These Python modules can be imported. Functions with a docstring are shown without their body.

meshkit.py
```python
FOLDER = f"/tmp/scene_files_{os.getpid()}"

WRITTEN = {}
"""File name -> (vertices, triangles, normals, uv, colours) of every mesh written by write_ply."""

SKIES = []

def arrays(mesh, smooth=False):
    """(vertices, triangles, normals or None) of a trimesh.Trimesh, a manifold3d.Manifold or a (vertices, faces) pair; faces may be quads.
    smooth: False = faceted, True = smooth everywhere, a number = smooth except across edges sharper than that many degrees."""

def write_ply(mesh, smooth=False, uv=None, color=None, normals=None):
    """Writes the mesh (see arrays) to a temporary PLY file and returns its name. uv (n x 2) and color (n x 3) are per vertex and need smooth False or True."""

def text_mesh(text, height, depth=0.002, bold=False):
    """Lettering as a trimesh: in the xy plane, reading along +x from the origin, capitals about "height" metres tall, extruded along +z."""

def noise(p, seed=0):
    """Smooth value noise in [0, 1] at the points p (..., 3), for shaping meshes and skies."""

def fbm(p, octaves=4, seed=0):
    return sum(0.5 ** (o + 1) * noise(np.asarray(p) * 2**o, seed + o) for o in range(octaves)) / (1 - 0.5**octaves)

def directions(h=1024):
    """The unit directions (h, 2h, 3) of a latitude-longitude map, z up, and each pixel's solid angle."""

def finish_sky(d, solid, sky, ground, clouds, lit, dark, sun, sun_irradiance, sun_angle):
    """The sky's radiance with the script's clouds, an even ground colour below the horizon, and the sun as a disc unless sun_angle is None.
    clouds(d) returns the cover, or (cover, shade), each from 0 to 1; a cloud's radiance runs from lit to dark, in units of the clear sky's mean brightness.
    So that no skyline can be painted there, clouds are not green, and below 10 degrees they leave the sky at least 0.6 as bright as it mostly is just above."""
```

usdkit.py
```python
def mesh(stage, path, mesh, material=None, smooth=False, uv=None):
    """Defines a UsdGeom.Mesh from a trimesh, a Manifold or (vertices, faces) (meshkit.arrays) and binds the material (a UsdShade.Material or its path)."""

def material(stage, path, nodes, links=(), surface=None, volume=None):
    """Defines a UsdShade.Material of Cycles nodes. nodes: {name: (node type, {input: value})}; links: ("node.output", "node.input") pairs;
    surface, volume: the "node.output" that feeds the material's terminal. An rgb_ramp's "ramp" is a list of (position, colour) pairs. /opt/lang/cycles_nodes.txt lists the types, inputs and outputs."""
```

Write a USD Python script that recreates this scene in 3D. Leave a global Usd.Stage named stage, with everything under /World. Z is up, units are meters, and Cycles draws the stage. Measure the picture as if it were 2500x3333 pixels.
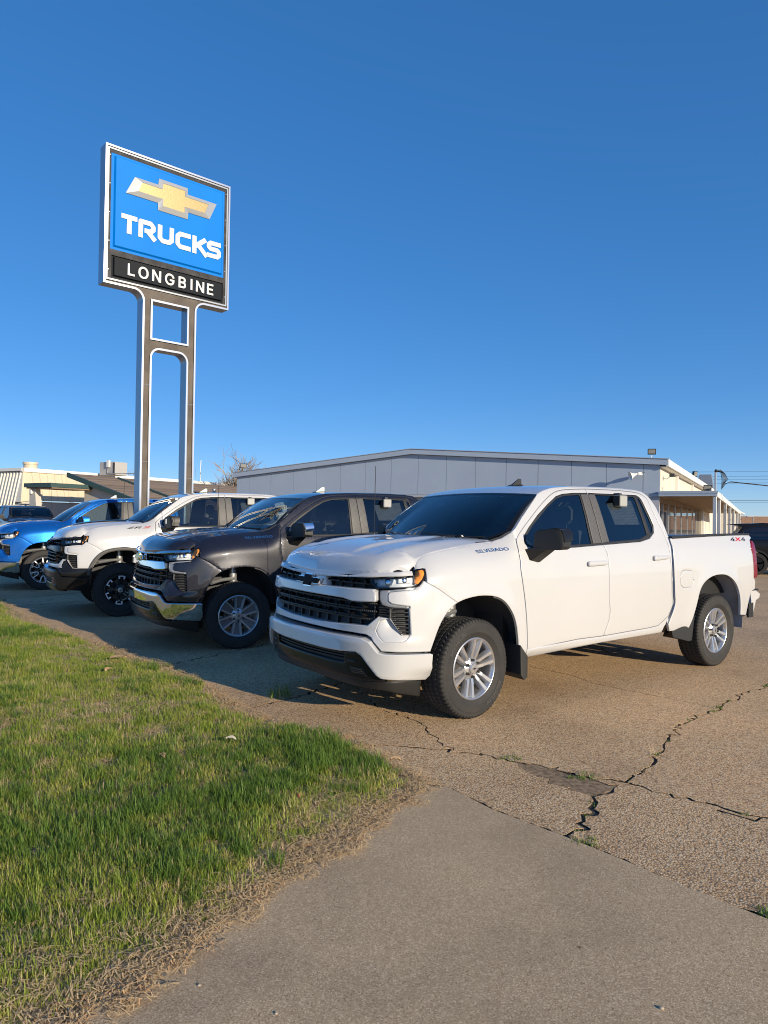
import math, random, numpy as np, trimesh, shapely, usdkit, meshkit
from pxr import Usd, UsdGeom, UsdLux, UsdShade, Gf, Sdf, Vt
from shapely.geometry import Polygon, LineString, MultiPolygon, Point, box as sbox
from shapely.ops import unary_union
from shapely import affinity
from scipy.spatial import Delaunay
from scipy.interpolate import PchipInterpolator as Pchip
random.seed(7); np.random.seed(7)
stage = Usd.Stage.CreateInMemory()
UsdGeom.SetStageUpAxis(stage, 'Z'); UsdGeom.SetStageMetersPerUnit(stage, 1.0)
UsdGeom.Xform.Define(stage, '/World')

# ---------------- camera
PITCH, ROLL, EYE_HEIGHT, FOCAL_PX = .0096, .015, 1.593, 2300.
cam = UsdGeom.Camera.Define(stage, '/World/camera')
cam.CreateHorizontalApertureAttr(36.0); cam.CreateVerticalApertureAttr(48.0)
cam.CreateFocalLengthAttr(36.0 * FOCAL_PX / 2500)
cam.CreateClippingRangeAttr(Gf.Vec2f(.05, 5000))
cam.CreateExposureAttr(0.28)
_F = np.array([0, math.cos(PITCH), math.sin(PITCH)]); _U0 = np.array([0, -math.sin(PITCH), math.cos(PITCH)]); _R0 = np.array([1., 0, 0])
_R = math.cos(ROLL) * _R0 + math.sin(ROLL) * _U0; _U = math.cos(ROLL) * _U0 - math.sin(ROLL) * _R0
cam.AddTransformOp().Set(Gf.Matrix4d(*_R, 0, *_U, 0, *(-_F), 0, 0, 0, EYE_HEIGHT, 1))

# ---------------- sky and sun
SUN_AZ = np.array([.705, -.709]); SUN_EL = math.radians(16.)
sdir = np.array([*(SUN_AZ / np.linalg.norm(SUN_AZ) * math.cos(SUN_EL)), math.sin(SUN_EL)])
sky = UsdLux.DomeLight.Define(stage, '/World/sky')
sky.GetPrim().SetCustomDataByKey('kind', 'structure'); sky.GetPrim().SetCustomDataByKey('label', 'clear deep blue late afternoon sky')
skym = usdkit.material(stage, '/World/Looks/sky_material', {
    'sky': ('sky_texture', {'sky_type': 'single_scattering', 'sun_disc': False, 'sun_elevation': SUN_EL, 'sun_rotation': math.atan2(sdir[0], sdir[1]),
                            'altitude': 200.0, 'air_density': 0.6, 'aerosol_density': .2, 'ozone_density': 5.0}),
    'k': ('mix', {'mix_type': 'multiply', 'fac': 1.0, 'color2': (.15, .15, .15)}), 'gm': ('gamma', {'gamma': .52}), 'h': ('hsv', {'saturation': 1.5, 'hue': .51, 'value': 5.3}), 'bg': ('background_shader', {'strength': .14})},
    [('sky.color', 'k.color1'), ('k.color', 'gm.color'), ('gm.color', 'h.color'), ('h.color', 'bg.color')], surface='bg.background')
UsdShade.MaterialBindingAPI.Apply(sky.GetPrim()).Bind(skym)
sun = UsdLux.DistantLight.Define(stage, '/World/sun')
sun.CreateIntensityAttr(1.25); sun.CreateAngleAttr(.53); sun.CreateNormalizeAttr(True); sun.CreateColorAttr(Gf.Vec3f(1, .865, .645))
_z = sdir; _x = np.cross([0, 0, 1], _z); _x /= np.linalg.norm(_x); _y = np.cross(_z, _x)
sun.AddTransformOp().Set(Gf.Matrix4d(*_x, 0, *_y, 0, *_z, 0, 0, 0, 60, 1))

# ---------------- helpers
_used = {}
def unique(parent, name):
    k = parent + '/' + name; n = _used.get(k, -1) + 1; _used[k] = n
    return k if n == 0 else '%s_%03d' % (k, n)
def say(path, label=None, cat=None, group=None, kind=None):
    p = stage.GetPrimAtPath(path)
    for k, v in (('label', label), ('category', cat), ('group', group), ('kind', kind)):
        if v: p.SetCustomDataByKey(k, v)
    return path
def thing(name, label=None, cat=None, group=None, kind=None, m=None):
    p = unique('/World', name); x = UsdGeom.Xform.Define(stage, p)
    if m is not None: x.AddTransformOp().Set(Gf.Matrix4d(*np.asarray(m, float).ravel()))
    return say(p, label, cat, group, kind)
def frame(o, ax, ay):      # row matrix for a local frame: x axis, y axis (both horizontal), z up
    return [[ax[0], ax[1], 0, 0], [ay[0], ay[1], 0, 0], [0, 0, 1, 0], [o[0], o[1], o[2] if len(o) > 2 else 0, 1]]
class G:                   # geometry ready to be written: vertices, faces, normals
    def __init__(s, mesh, smooth=False):
        s.v, s.f, s.n = meshkit.arrays(mesh, smooth)
    def mirror(s):
        g = G.__new__(G); k = np.array([1, -1, 1.]); g.v = s.v * k; g.f = s.f[:, ::-1]; g.n = None if s.n is None else s.n * k; return g
    def moved(s, R, t):
        g = G.__new__(G); R = np.asarray(R, float); g.v = s.v @ R.T + t; g.f = s.f; g.n = None if s.n is None else s.n @ R.T; return g
def put(parent, name, g, mat, label=None, smooth=False, kind=None, cat=None, group=None):
    if not isinstance(g, G): g = G(g, smooth)
    p = unique(parent, name); m = UsdGeom.Mesh.Define(stage, p)
    m.CreatePointsAttr(Vt.Vec3fArray.FromNumpy(np.ascontiguousarray(g.v, np.float32)))
    m.CreateFaceVertexCountsAttr(Vt.IntArray.FromNumpy(np.full(len(g.f), 3, np.int32)))
    m.CreateFaceVertexIndicesAttr(Vt.IntArray.FromNumpy(np.ascontiguousarray(g.f, np.int32).ravel()))
    m.CreateSubdivisionSchemeAttr('none')
    if g.n is not None:
        m.CreateNormalsAttr(Vt.Vec3fArray.FromNumpy(np.ascontiguousarray(g.n, np.float32))); m.SetNormalsInterpolation('vertex')
    UsdShade.MaterialBindingAPI.Apply(m.GetPrim()).Bind(MAT[mat] if isinstance(mat, str) else mat)
    if label or kind or cat or group: say(p, label, cat, group, kind)
    return p
def cat_(*ms): return trimesh.util.concatenate([m for m in ms])
def bx(x0, x1, y0, y1, z0, z1):
    m = trimesh.creation.box([abs(x1 - x0), abs(y1 - y0), abs(z1 - z0)]); m.apply_translation([(x0 + x1) / 2, (y0 + y1) / 2, (z0 + z1) / 2]); return m
def rbx(x0, x1, y0, y1, z0, z1, r=.01):   # box with chamfered edges
    a = [min(x0, x1), min(y0, y1), min(z0, z1)]; b = [max(x0, x1), max(y0, y1), max(z0, z1)]; r = min(r, *[(q - p) * .49 for p, q in zip(a, b)])
    P = []
    for k in range(3):
        for i in np.ndindex(2, 2, 2):
            P.append([(b[j] - (0 if j == k else r)) if i[j] else (a[j] + (0 if j == k else r)) for j in range(3)])
    return trimesh.convex.convex_hull(np.array(P))
def hull(P): return trimesh.convex.convex_hull(np.asarray(P, float))
def tube(pts, r, n=8, r2=None):
    pts = np.asarray(pts, float); N = len(pts); rr = np.linspace(r, r if r2 is None else r2, N); V = []; F = []
    for i in range(N):
        t = pts[min(i + 1, N - 1)] - pts[max(i - 1, 0)]; t /= np.linalg.norm(t) + 1e-12
        a = np.cross(t, [0, 0, 1.]) if abs(t[2]) < .9 else np.cross(t, [1., 0, 0]); a /= np.linalg.norm(a); b = np.cross(t, a)
        for k in range(n):
            th = 2 * math.pi * k / n; V.append(pts[i] + rr[i] * (a * math.cos(th) + b * math.sin(th)))
    for i in range(N - 1):
        for k in range(n):
            a, b = i * n + k, i * n + (k + 1) % n; F += [(a, a + n, b), (b, a + n, b + n)]
    V += [pts[0], pts[-1]]; c = len(V) - 2
    for k in range(n): F += [(c, k, (k + 1) % n), (c + 1, (N - 1) * n + (k + 1) % n, (N - 1) * n + k)]
    return trimesh.Trimesh(np.array(V), np.array(F), process=False)
def lathe(prof, n=64, axis='y'):          # prof: (radius, height along axis)
    prof = np.asarray(prof, float); N = len(prof); th = np.arange(n) * 2 * math.pi / n
    V = np.stack([prof[:, 0:1] * np.cos(th), prof[:, 1:2] + 0 * th, prof[:, 0:1] * np.sin(th)], -1).reshape(-1, 3); F = []
    for i in range(N - 1):
        for k in range(n):
            a, b = i * n + k, i * n + (k + 1) % n; F += [(a, b, a + n), (b, b + n, a + n)]
    m = trimesh.Trimesh(V, np.array(F), process=False)
    if axis == 'z': m.vertices = m.vertices[:, [0, 2, 1]]; m.faces = m.faces[:, ::-1]
    return m
def ext(poly, h):
    gs = [g for g in getattr(poly, 'geoms', [poly]) if g.area > 1e-7]
    return cat_(*[trimesh.creation.extrude_polygon(g, h, engine='earcut') for g in gs])
def plane_map(m, o, ax, ay, az):          # xyz of the mesh along three given axes
    m.vertices = np.asarray(o) + m.vertices @ np.array([ax, ay, az], float); 
    if np.dot(np.cross(ax, ay), az) < 0: m.faces = m.faces[:, ::-1]
    return m
def resample(ring, ds):
    c = np.asarray(ring.coords); out = []
    for a, b in zip(c[:-1], c[1:]):
        k = max(1, int(math.ceil(np.hypot(*(b - a)) / ds)))
        out += [a + (b - a) * i / k for i in range(k)]
    return np.array(out)
def rounded(poly, r, n=6): return poly.buffer(-r, quad_segs=n, join_style=1).buffer(r, quad_segs=n, join_style=1).buffer(r * .5, quad_segs=n, join_style=1).buffer(-r * .5, quad_segs=n, join_style=1)
def panel(poly, fn, o=0., flange=.03, edge=.004, grid=.04, ds=.02, smooth=40):
    """A sheet of the surface fn(u, v, offset) cut to poly, its border rolled in by edge and turned inwards by flange."""
    V = []; F = []; n0 = 0
    for p in getattr(poly, 'geoms', [poly]):
        if p.area < 3e-5: continue
        p = shapely.geometry.polygon.orient(p.simplify(1e-4))
        rings = [resample(r, ds) for r in [p.exterior, *p.interiors]]
        B = np.vstack(rings); inner = p.buffer(-edge * 1.3, join_style=2); I = [np.zeros((0, 2))]
        for q in getattr(inner, 'geoms', [inner]):
            if q.is_empty: continue
            I += [resample(r, ds) for r in [q.exterior, *q.interiors]]
        core = p.buffer(-max(edge * 1.3 + .006, grid * .45))
        if not core.is_empty:
            x0, y0, x1, y1 = core.bounds; gx = np.arange(x0, x1, grid); gy = np.arange(y0, y1, grid * .87)
            X, Y = np.meshgrid(gx, gy); X[1::2] += grid / 2; m = shapely.contains_xy(core, X.ravel(), Y.ravel()); I.append(np.stack([X.ravel()[m], Y.ravel()[m]], 1))
        I = np.vstack(I); P = np.vstack([B, I]); off = np.r_[np.full(len(B), o - edge), np.full(len(I), o)]
        T = Delaunay(P).simplices; c = P[T].mean(1); T = T[shapely.contains_xy(p, c[:, 0], c[:, 1])]
        a, b, d = P[T[:, 0]], P[T[:, 1]], P[T[:, 2]]; ar = (b[:, 0] - a[:, 0]) * (d[:, 1] - a[:, 1]) - (b[:, 1] - a[:, 1]) * (d[:, 0] - a[:, 0])
        T[ar < 0] = T[ar < 0][:, ::-1]; T = T[np.abs(ar) > 1e-9]
        X3 = fn(P[:, 0], P[:, 1], off); V.append(X3); F.append(T + n0); n0 += len(X3)
        if flange:
            s0 = 0
            for r in rings:
                k = len(r); lo = fn(r[:, 0], r[:, 1], np.full(k, o - flange)); up = X3[s0:s0 + k]; V += [up, lo]
                i = np.arange(k); j = (i + 1) % k
                F.append(np.vstack([np.stack([i, i + k, j], 1), np.stack([j, i + k, j + k], 1)]) + n0); n0 += 2 * k; s0 += k
    m = trimesh.Trimesh(np.vstack(V), np.vstack(F), process=False)
    return G(m, smooth)
def sym(h):
    h = h.buffer(.0012, join_style=2); return unary_union([h, affinity.scale(h, -1, 1, origin=(0, 0))]).buffer(-.0012, join_style=2)
def poly(*pts): return Polygon(pts).buffer(0)

# ---------------- materials
MAT = {}
def mat(name, nodes, links, surface): MAT[name] = usdkit.material(stage, '/World/Looks/' + name, nodes, links, surface=surface)
def pbr(name, col, rough=.5, metal=0., coat=0., spec=.5, bump=None, var=None, **kw):
    nodes = {'p': ('principled_bsdf', {'base_color': col, 'roughness': rough, 'metallic': metal, 'coat_weight': coat, 'specular_ior_level': spec, **kw})}; links = []
    if bump or var: nodes['g'] = ('geometry', {})
    if bump:      # (scale, strength, distance)
        nodes['bn'] = ('noise_texture', {'scale': bump[0], 'detail': 4.}); nodes['b'] = ('bump', {'strength': bump[1], 'distance': bump[2]})
        links += [('g.position', 'bn.vector'), ('bn.fac', 'b.height'), ('b.normal', 'p.normal')]
    if var:       # (scale, second colour)
        nodes['vn'] = ('noise_texture', {'scale': var[0], 'detail': 5., 'roughness': .6}); nodes['vr'] = ('rgb_ramp', {'ramp': [(.35, col), (.68, var[1])]})
        links += [('g.position', 'vn.vector'), ('vn.fac', 'vr.fac'), ('vr.color', 'p.base_color')]
    mat(name, nodes, links, 'p.BSDF')
def glass(name, tint, rough=.0, ior=1.5):
    mat(name, {'t': ('transparent_bsdf', {'color': tint}), 'r': ('glossy_bsdf', {'color': (1, 1, 1), 'roughness': rough}), 'f': ('fresnel', {'IOR': ior}), 'm': ('mix_closure', {})},
        [('f.fac', 'm.fac'), ('t.BSDF', 'm.closure1'), ('r.BSDF', 'm.closure2')], 'm.closure')
def flake(name, col, glint, rough=.35, metal=.55):     # metallic car paint under clear coat
    mat(name, {'g': ('geometry', {}), 'v': ('voronoi_texture', {'scale': 900.}), 'r': ('rgb_ramp', {'ramp': [(0, col), (.75, col), (1, glint)]}), 's': ('separate_color', {}),
               'p': ('principled_bsdf', {'metallic': metal, 'roughness': rough, 'specular_ior_level': .2, 'coat_weight': 1., 'coat_roughness': .02})},
        [('g.position', 'v.vector'), ('v.color', 's.color'), ('s.r', 'r.fac'), ('r.color', 'p.base_color')], 'p.BSDF')
pbr('white_paint', (.50, .50, .51), .3, coat=1., coat_roughness=.02, var=(1.3, (.485, .486, .492)))
flake('dark_paint', (.007, .0075, .014), (.035, .036, .06), .35, .12)
flake('blue_paint', (.003, .10, .42), (.02, .22, .65))
flake('slate_paint', (.03, .034, .05), (.1, .11, .15))
pbr('chrome', (.85, .86, .88), .06, 1.)
pbr('silver_alloy', (.64, .64, .65), .3, .85)
pbr('grey_alloy', (.62, .63, .65), .3, .8)
pbr('black_alloy', (.012, .012, .013), .25, coat=.6)
pbr('web_alloy', (.20, .21, .23), .4, .7)
pbr('machined_alloy', (.85, .86, .88), .35, .35)
pbr('emblem_black', (.008, .008, .009), .6, spec=.1)
pbr('key_box_grey', (.34, .34, .33), .5)
pbr('dark_steel', (.09, .085, .08), .5, .8)
pbr('gloss_black', (.010, .010, .011), .2, spec=.35)
pbr('black_plastic', (.013, .013, .0135), .5, bump=(500., .15, .001))
pbr('grey_plastic', (.075, .072, .07), .6, bump=(400., .2, .001))
pbr('pillar_trim', (.07, .068, .066), .45, bump=(300., .2, .001), var=(60., (.1, .095, .09)))
pbr('rubber', (.017, .0165, .0165), .75, bump=(120., .2, .002), var=(9., (.027, .0245, .023)))
pbr('rubber_letter', (.055, .053, .052), .6)
pbr('well_grey', (.3, .31, .33), .6, var=(5., (.22, .22, .23)))
pbr('interior_dark', (.035, .036, .04), .7)
pbr('seat_cloth', (.19, .195, .2), .8, bump=(300., .3, .002))
pbr('amber_plastic', (.95, .36, .05), .2, coat=.6)
pbr('red_plastic', (.17, .003, .012), .2, coat=.4)
pbr('lamp_reflector', (.85, .86, .88), .35, .0, coat=.5)
pbr('lamp_housing', (.60, .61, .63), .35, .0)
pbr('light_guide', (.24, .255, .28), .25, .2, coat=.4)
pbr('paper', (.62, .66, .62), .7)
mat('sticker_paper', {'g': ('geometry', {}), 'b': ('brick_texture', {'scale': 1., 'color1': (.62, .68, .66), 'color2': (.30, .34, .37), 'mortar': (.70, .76, .72), 'mortar_size': .0045, 'brick_width': .07, 'row_height': .016}), 'm1': ('mapping', {'rotation': (0, 0, -math.atan2(-.599, -.801))}), 'm2': ('mapping', {'rotation': (math.pi / 2, 0, 0)}),
                      'p': ('principled_bsdf', {'roughness': .7})}, [('g.position', 'm1.vector'), ('m1.vector', 'm2.vector'), ('m2.vector', 'b.vector'), ('b.color', 'p.base_color')], 'p.BSDF')
pbr('badge_dark', (.06, .065, .07), .25, .7)
pbr('badge_red', (.55, .02, .03), .3)
pbr('gold', (.75, .55, .2), .3, .8)
glass('window_glass', (.60, .70, .69), ior=1.85); glass('privacy_glass', (.20, .215, .24), ior=1.85); glass('windshield_glass', (.40, .46, .47), ior=1.7); glass('lens_clear', (.9, .93, .95), ior=1.4)
# ground
mat('aggregate_concrete', {
    'g': ('geometry', {}), 'v': ('voronoi_texture', {'scale': 95., 'randomness': 1.}), 'v2': ('voronoi_texture', {'scale': 190.}), 's': ('separate_color', {}), 's2': ('separate_color', {}),
    'r': ('rgb_ramp', {'ramp': [(0, (.18, .12, .08)), (.12, (.48, .31, .18)), (.35, (.66, .44, .25)), (.55, (.54, .32, .16)), (.72, (.74, .57, .38)), (.88, (.58, .45, .32)), (1, (.80, .68, .51))], 'interpolate': True}),
    'r2': ('rgb_ramp', {'ramp': [(0, (.32, .22, .13)), (.5, (.60, .42, .25)), (1, (.74, .55, .36))]}),
    'dr': ('rgb_ramp', {'ramp': [(0, (1, 1, 1)), (.45, (.95, .95, .95)), (.75, (0.36, .33, .3))]}), 'mx': ('mix', {'fac': .35}),
    'n': ('noise_texture', {'scale': .55, 'detail': 7., 'roughness': .62}), 'nr': ('rgb_ramp', {'ramp': [(.3, (.78, .72, .65)), (.5, (1.08, 1.05, .96)), (.75, (1.30, 1.18, 1.02))]}),
    'm2': ('mix', {'mix_type': 'multiply', 'fac': 1.}), 'm3': ('mix', {'mix_type': 'multiply', 'fac': .8}),
    'b': ('bump', {'strength': .7, 'distance': .0035}), 'inv': ('math', {'math_type': 'subtract', 'value1': 1.}),
    'p': ('principled_bsdf', {'roughness': .82, 'specular_ior_level': .3})},
    [('g.position', 'v.vector'), ('g.position', 'v2.vector'), ('v.color', 's.color'), ('s.r', 'r.fac'), ('v2.color', 's2.color'), ('s2.g', 'r2.fac'), ('r.color', 'mx.color1'), ('r2.color', 'mx.color2'),
     ('v.distance', 'dr.fac'), ('mx.color', 'm3.color1'), ('dr.color', 'm3.color2'), ('g.position', 'n.vector'), ('n.fac', 'nr.fac'), ('m3.color', 'm2.color1'), ('nr.color', 'm2.color2'), ('m2.color', 'p.base_color'),
     ('v.distance', 'inv.value2'), ('inv.value', 'b.height'), ('b.normal', 'p.normal')], 'p.BSDF')
mat('smooth_concrete', {
    'g': ('geometry', {}), 'vp': ('voronoi_texture', {'scale': 4.5}), 'vr': ('rgb_ramp', {'ramp': [(0, (.3, .28, .26)), (.028, (.35, .33, .3)), (.045, (1, 1, 1))]}), 'm4': ('mix', {'mix_type': 'multiply', 'fac': 1.}), 'v': ('voronoi_texture', {'scale': 240.}), 's': ('separate_color', {}),
    'r': ('rgb_ramp', {'ramp': [(0, (.27, .19, .115)), (.22, (.42, .31, .19)), (.75, (.50, .375, .235)), (1, (.70, .56, .38))]}),
    'n': ('noise_texture', {'scale': .9, 'detail': 8., 'roughness': .6}), 'nr': ('rgb_ramp', {'ramp': [(.3, (.70, .68, .66)), (.5, (.95, .93, .9)), (.72, (1.12, 1.06, .98))]}), 'm2': ('mix', {'mix_type': 'multiply', 'fac': 1.}),
    'n2': ('noise_texture', {'scale': 170., 'detail': 3.}), 'b': ('bump', {'strength': .5, 'distance': .0025}),
    'p': ('principled_bsdf', {'roughness': .85, 'specular_ior_level': .3})},
    [('g.position', 'v.vector'), ('v.color', 's.color'), ('s.r', 'r.fac'), ('g.position', 'n.vector'), ('n.fac', 'nr.fac'), ('r.color', 'm2.color1'), ('nr.color', 'm2.color2'), ('g.position', 'vp.vector'), ('vp.distance', 'vr.fac'), ('m2.color', 'm4.color1'), ('vr.color', 'm4.color2'), ('m4.color', 'p.base_color'),
     ('g.position', 'n2.vector'), ('n2.fac', 'b.height'), ('b.normal', 'p.normal')], 'p.BSDF')
pbr('soil', (.045, .036, .026), .95, bump=(60., .6, .01), var=(18., (.09, .072, .05)))
pbr('far_ground', (.17, .15, .11), .95, var=(.2, (.10, .11, .06)))
pbr('thatch_soil', (.36, .28, .17), .95, bump=(70., .8, .012), var=(14., (.17, .15, .07)))
def leafy(name, c1, c2, rough=.5):
    mat(name, {'o': ('geometry', {}), 'n': ('noise_texture', {'scale': 3.}), 'r': ('rgb_ramp', {'ramp': [(.35, c1), (.65, c2)]}), 'd': ('principled_bsdf', {'roughness': rough, 'specular_ior_level': .35}), 't': ('translucent_bsdf', {}), 'm': ('mix_closure', {'fac': .4})},
        [('o.random_per_island', 'r.fac'), ('r.color', 'd.base_color'), ('r.color', 't.color'), ('d.BSDF', 'm.closure1'), ('t.BSDF', 'm.closure2')], 'm.closure')
leafy('grass_green', (.27, .34, .045), (.50, .50, .12)); leafy('grass_light', (.42, .43, .09), (.64, .57, .24)); leafy('grass_deep', (.14, .23, .035), (.32, .38, .07)); leafy('straw', (.62, .47, .28), (.78, .64, .43), .7)
pbr('dry_leaf', (.40, .23, .11), .7, var=(40., (.5, .34, .18)))
pbr('pale_leaf', (.55, .47, .36), .7)
pbr('pink_plastic', (.62, .12, .14), .35)
pbr('pebble', (.42, .34, .25), .8)
# buildings
pbr('blue_grey_panel', (.36, .43, .525), .4, var=(.6, (.335, .40, .495)))
pbr('grey_trim', (.38, .40, .44), .4)
pbr('joint_dark', (.2, .22, .26), .7)
pbr('cream_wall', (.66, .63, .55), .7, var=(1.4, (.58, .54, .46)))
pbr('white_trim', (.74, .72, .68), .5)
pbr('aluminium', (.62, .62, .61), .35, .7)
pbr('soffit_wood', (.30, .21, .14), .7, var=(3., (.2, .14, .09)))
pbr('dark_glass', (.02, .022, .026), .03, spec=.8)
pbr('tan_metal', (.62, .53, .38), .45, var=(.8, (.58, .49, .35)))
pbr('rib_metal', (.60, .57, .50), .45)
pbr('shade_stucco', (.47, .45, .41), .85, bump=(40., .3, .01))
pbr('green_trim', (.035, .07, .068), .55)
pbr('shingle_a', (.20, .145, .105), .9); pbr('shingle_b', (.16, .118, .088), .9); pbr('shingle_c', (.235, .175, .13), .9)
pbr('brick_far', (.26, .16, .11), .9, var=(2., (.2, .12, .085)))
pbr('bark_pale', (.34, .27, .2), .9, var=(8., (.24, .19, .14)))
pbr('galvanised', (.33, .345, .36), .45, .6)
pbr('hvac_grey', (.4, .39, .38), .6)
pbr('cable_black', (.015, .015, .016), .6)
pbr('lamp_glass', (.22, .22, .21), .25)
# sign
pbr('sign_bronze', (.07, .058, .05), .5, .2, spec=.2, var=(2.5, (.115, .098, .085)))
pbr('sign_frame_dark', (.022, .022, .024), .5, .1, spec=.15, var=(6., (.055, .055, .06)))
pbr('sign_chrome', (.66, .66, .67), .25, 1.)
pbr('sign_side', (.30, .32, .35), .35, .7)
pbr('sign_blue', (.0, .175, .62), .5, spec=.12, var=(1.1, (.001, .16, .57)))
pbr('sign_black', (.012, .015, .020), .5, spec=.08)
pbr('sign_white', (.60, .60, .58), .4)
pbr('emblem_silver', (.44, .45, .46), .35, .35)
pbr('emblem_gold', (.42, .32, .15), .3, .55, bump=(90., .3, .004))
# ---------------- pickup truck: body surface (s along the plan outline from the nose centre, z up), outlines in (s, z)
PLAN = np.array([(0.975, 0), (0.968, .25), (0.945, .5), (0.90, .70), (0.83, .83), (.74, .915), (.60, .968), (.4, 1.0), (.2, 1.012), (0, 1.018), (-.5, 1.02), (-1.5, 1.02), (-3, 1.02), (-3.745, 1.02), (-4.4, 1.01), (-4.75, .99)])
_d = np.r_[0, np.cumsum(np.hypot(*np.diff(PLAN, axis=0).T))]; _px, _py = Pchip(_d, PLAN[:, 0]), Pchip(_d, PLAN[:, 1])
_u = np.linspace(0, _d[-1], 4000); _q = np.stack([_px(_u), _py(_u)], 1); _S = np.r_[0, np.cumsum(np.hypot(*np.diff(_q, axis=0).T))]
FZ = Pchip([0, .18, .25, .36, .42, .66, .70, .80, .95, 1.06, 1.12, 1.2, 1.6, 2.2], [-.12, -.09, -.04, -.004, .004, .012, -.004, -.014, -.030, -.045, -.058, -.095, -.4, -.9])
SZ = Pchip([0, .35, .42, .46, .52, .62, .75, .92, 1.10, 1.2, 1.28, 1.345, 1.38, 1.68, 1.87, 1.93, 1.965, 2.2], [-.15, -.12, -.07, -.035, -.022, -.013, -.0045, 0, -.006, -.015, -.026, -.04, -.055, -.155, -.235, -.28, -.33, -.6])
def surf(s, z, o=0.):
    s = np.asarray(s, float); z = np.asarray(z, float); a = np.abs(s); sg = np.where(s < 0, -1., 1.)
    u = np.interp(a, _S, _u); x = _px(u); y = _py(u); tx = _px(u, 1); ty = _py(u, 1); l = np.hypot(tx, ty); nx, ny = ty / l, -tx / l * sg
    w = np.clip((a - .8) / .6, 0, 1); w = w * w * (3 - 2 * w)
    zt = np.interp(a, [1.14, 1.2, 1.28, 1.48, 1.7, 1.95, 2.3], [1.22, 1.30, 1.33, 1.366, 1.396, 1.41, 1.42])
    wf = np.clip((a - 1.0) / .25, 0, 1) * np.clip((2.28 - a) / .28, 0, 1); wf = wf * wf * (3 - 2 * wf)
    r = np.minimum(np.hypot(a - 1.735, z - .43), np.hypot(a - 5.48, z - .46))
    i = (1 - w) * FZ(z) + w * SZ(z) - .14 * wf * np.clip((z - zt + .24) / .24, 0, 1.3) ** 2 + .016 * np.exp(-((r - .54) / .10) ** 2) * w + o
    return np.stack([x + nx * i, y * sg + ny * i, z + 0 * s], -1)
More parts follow.
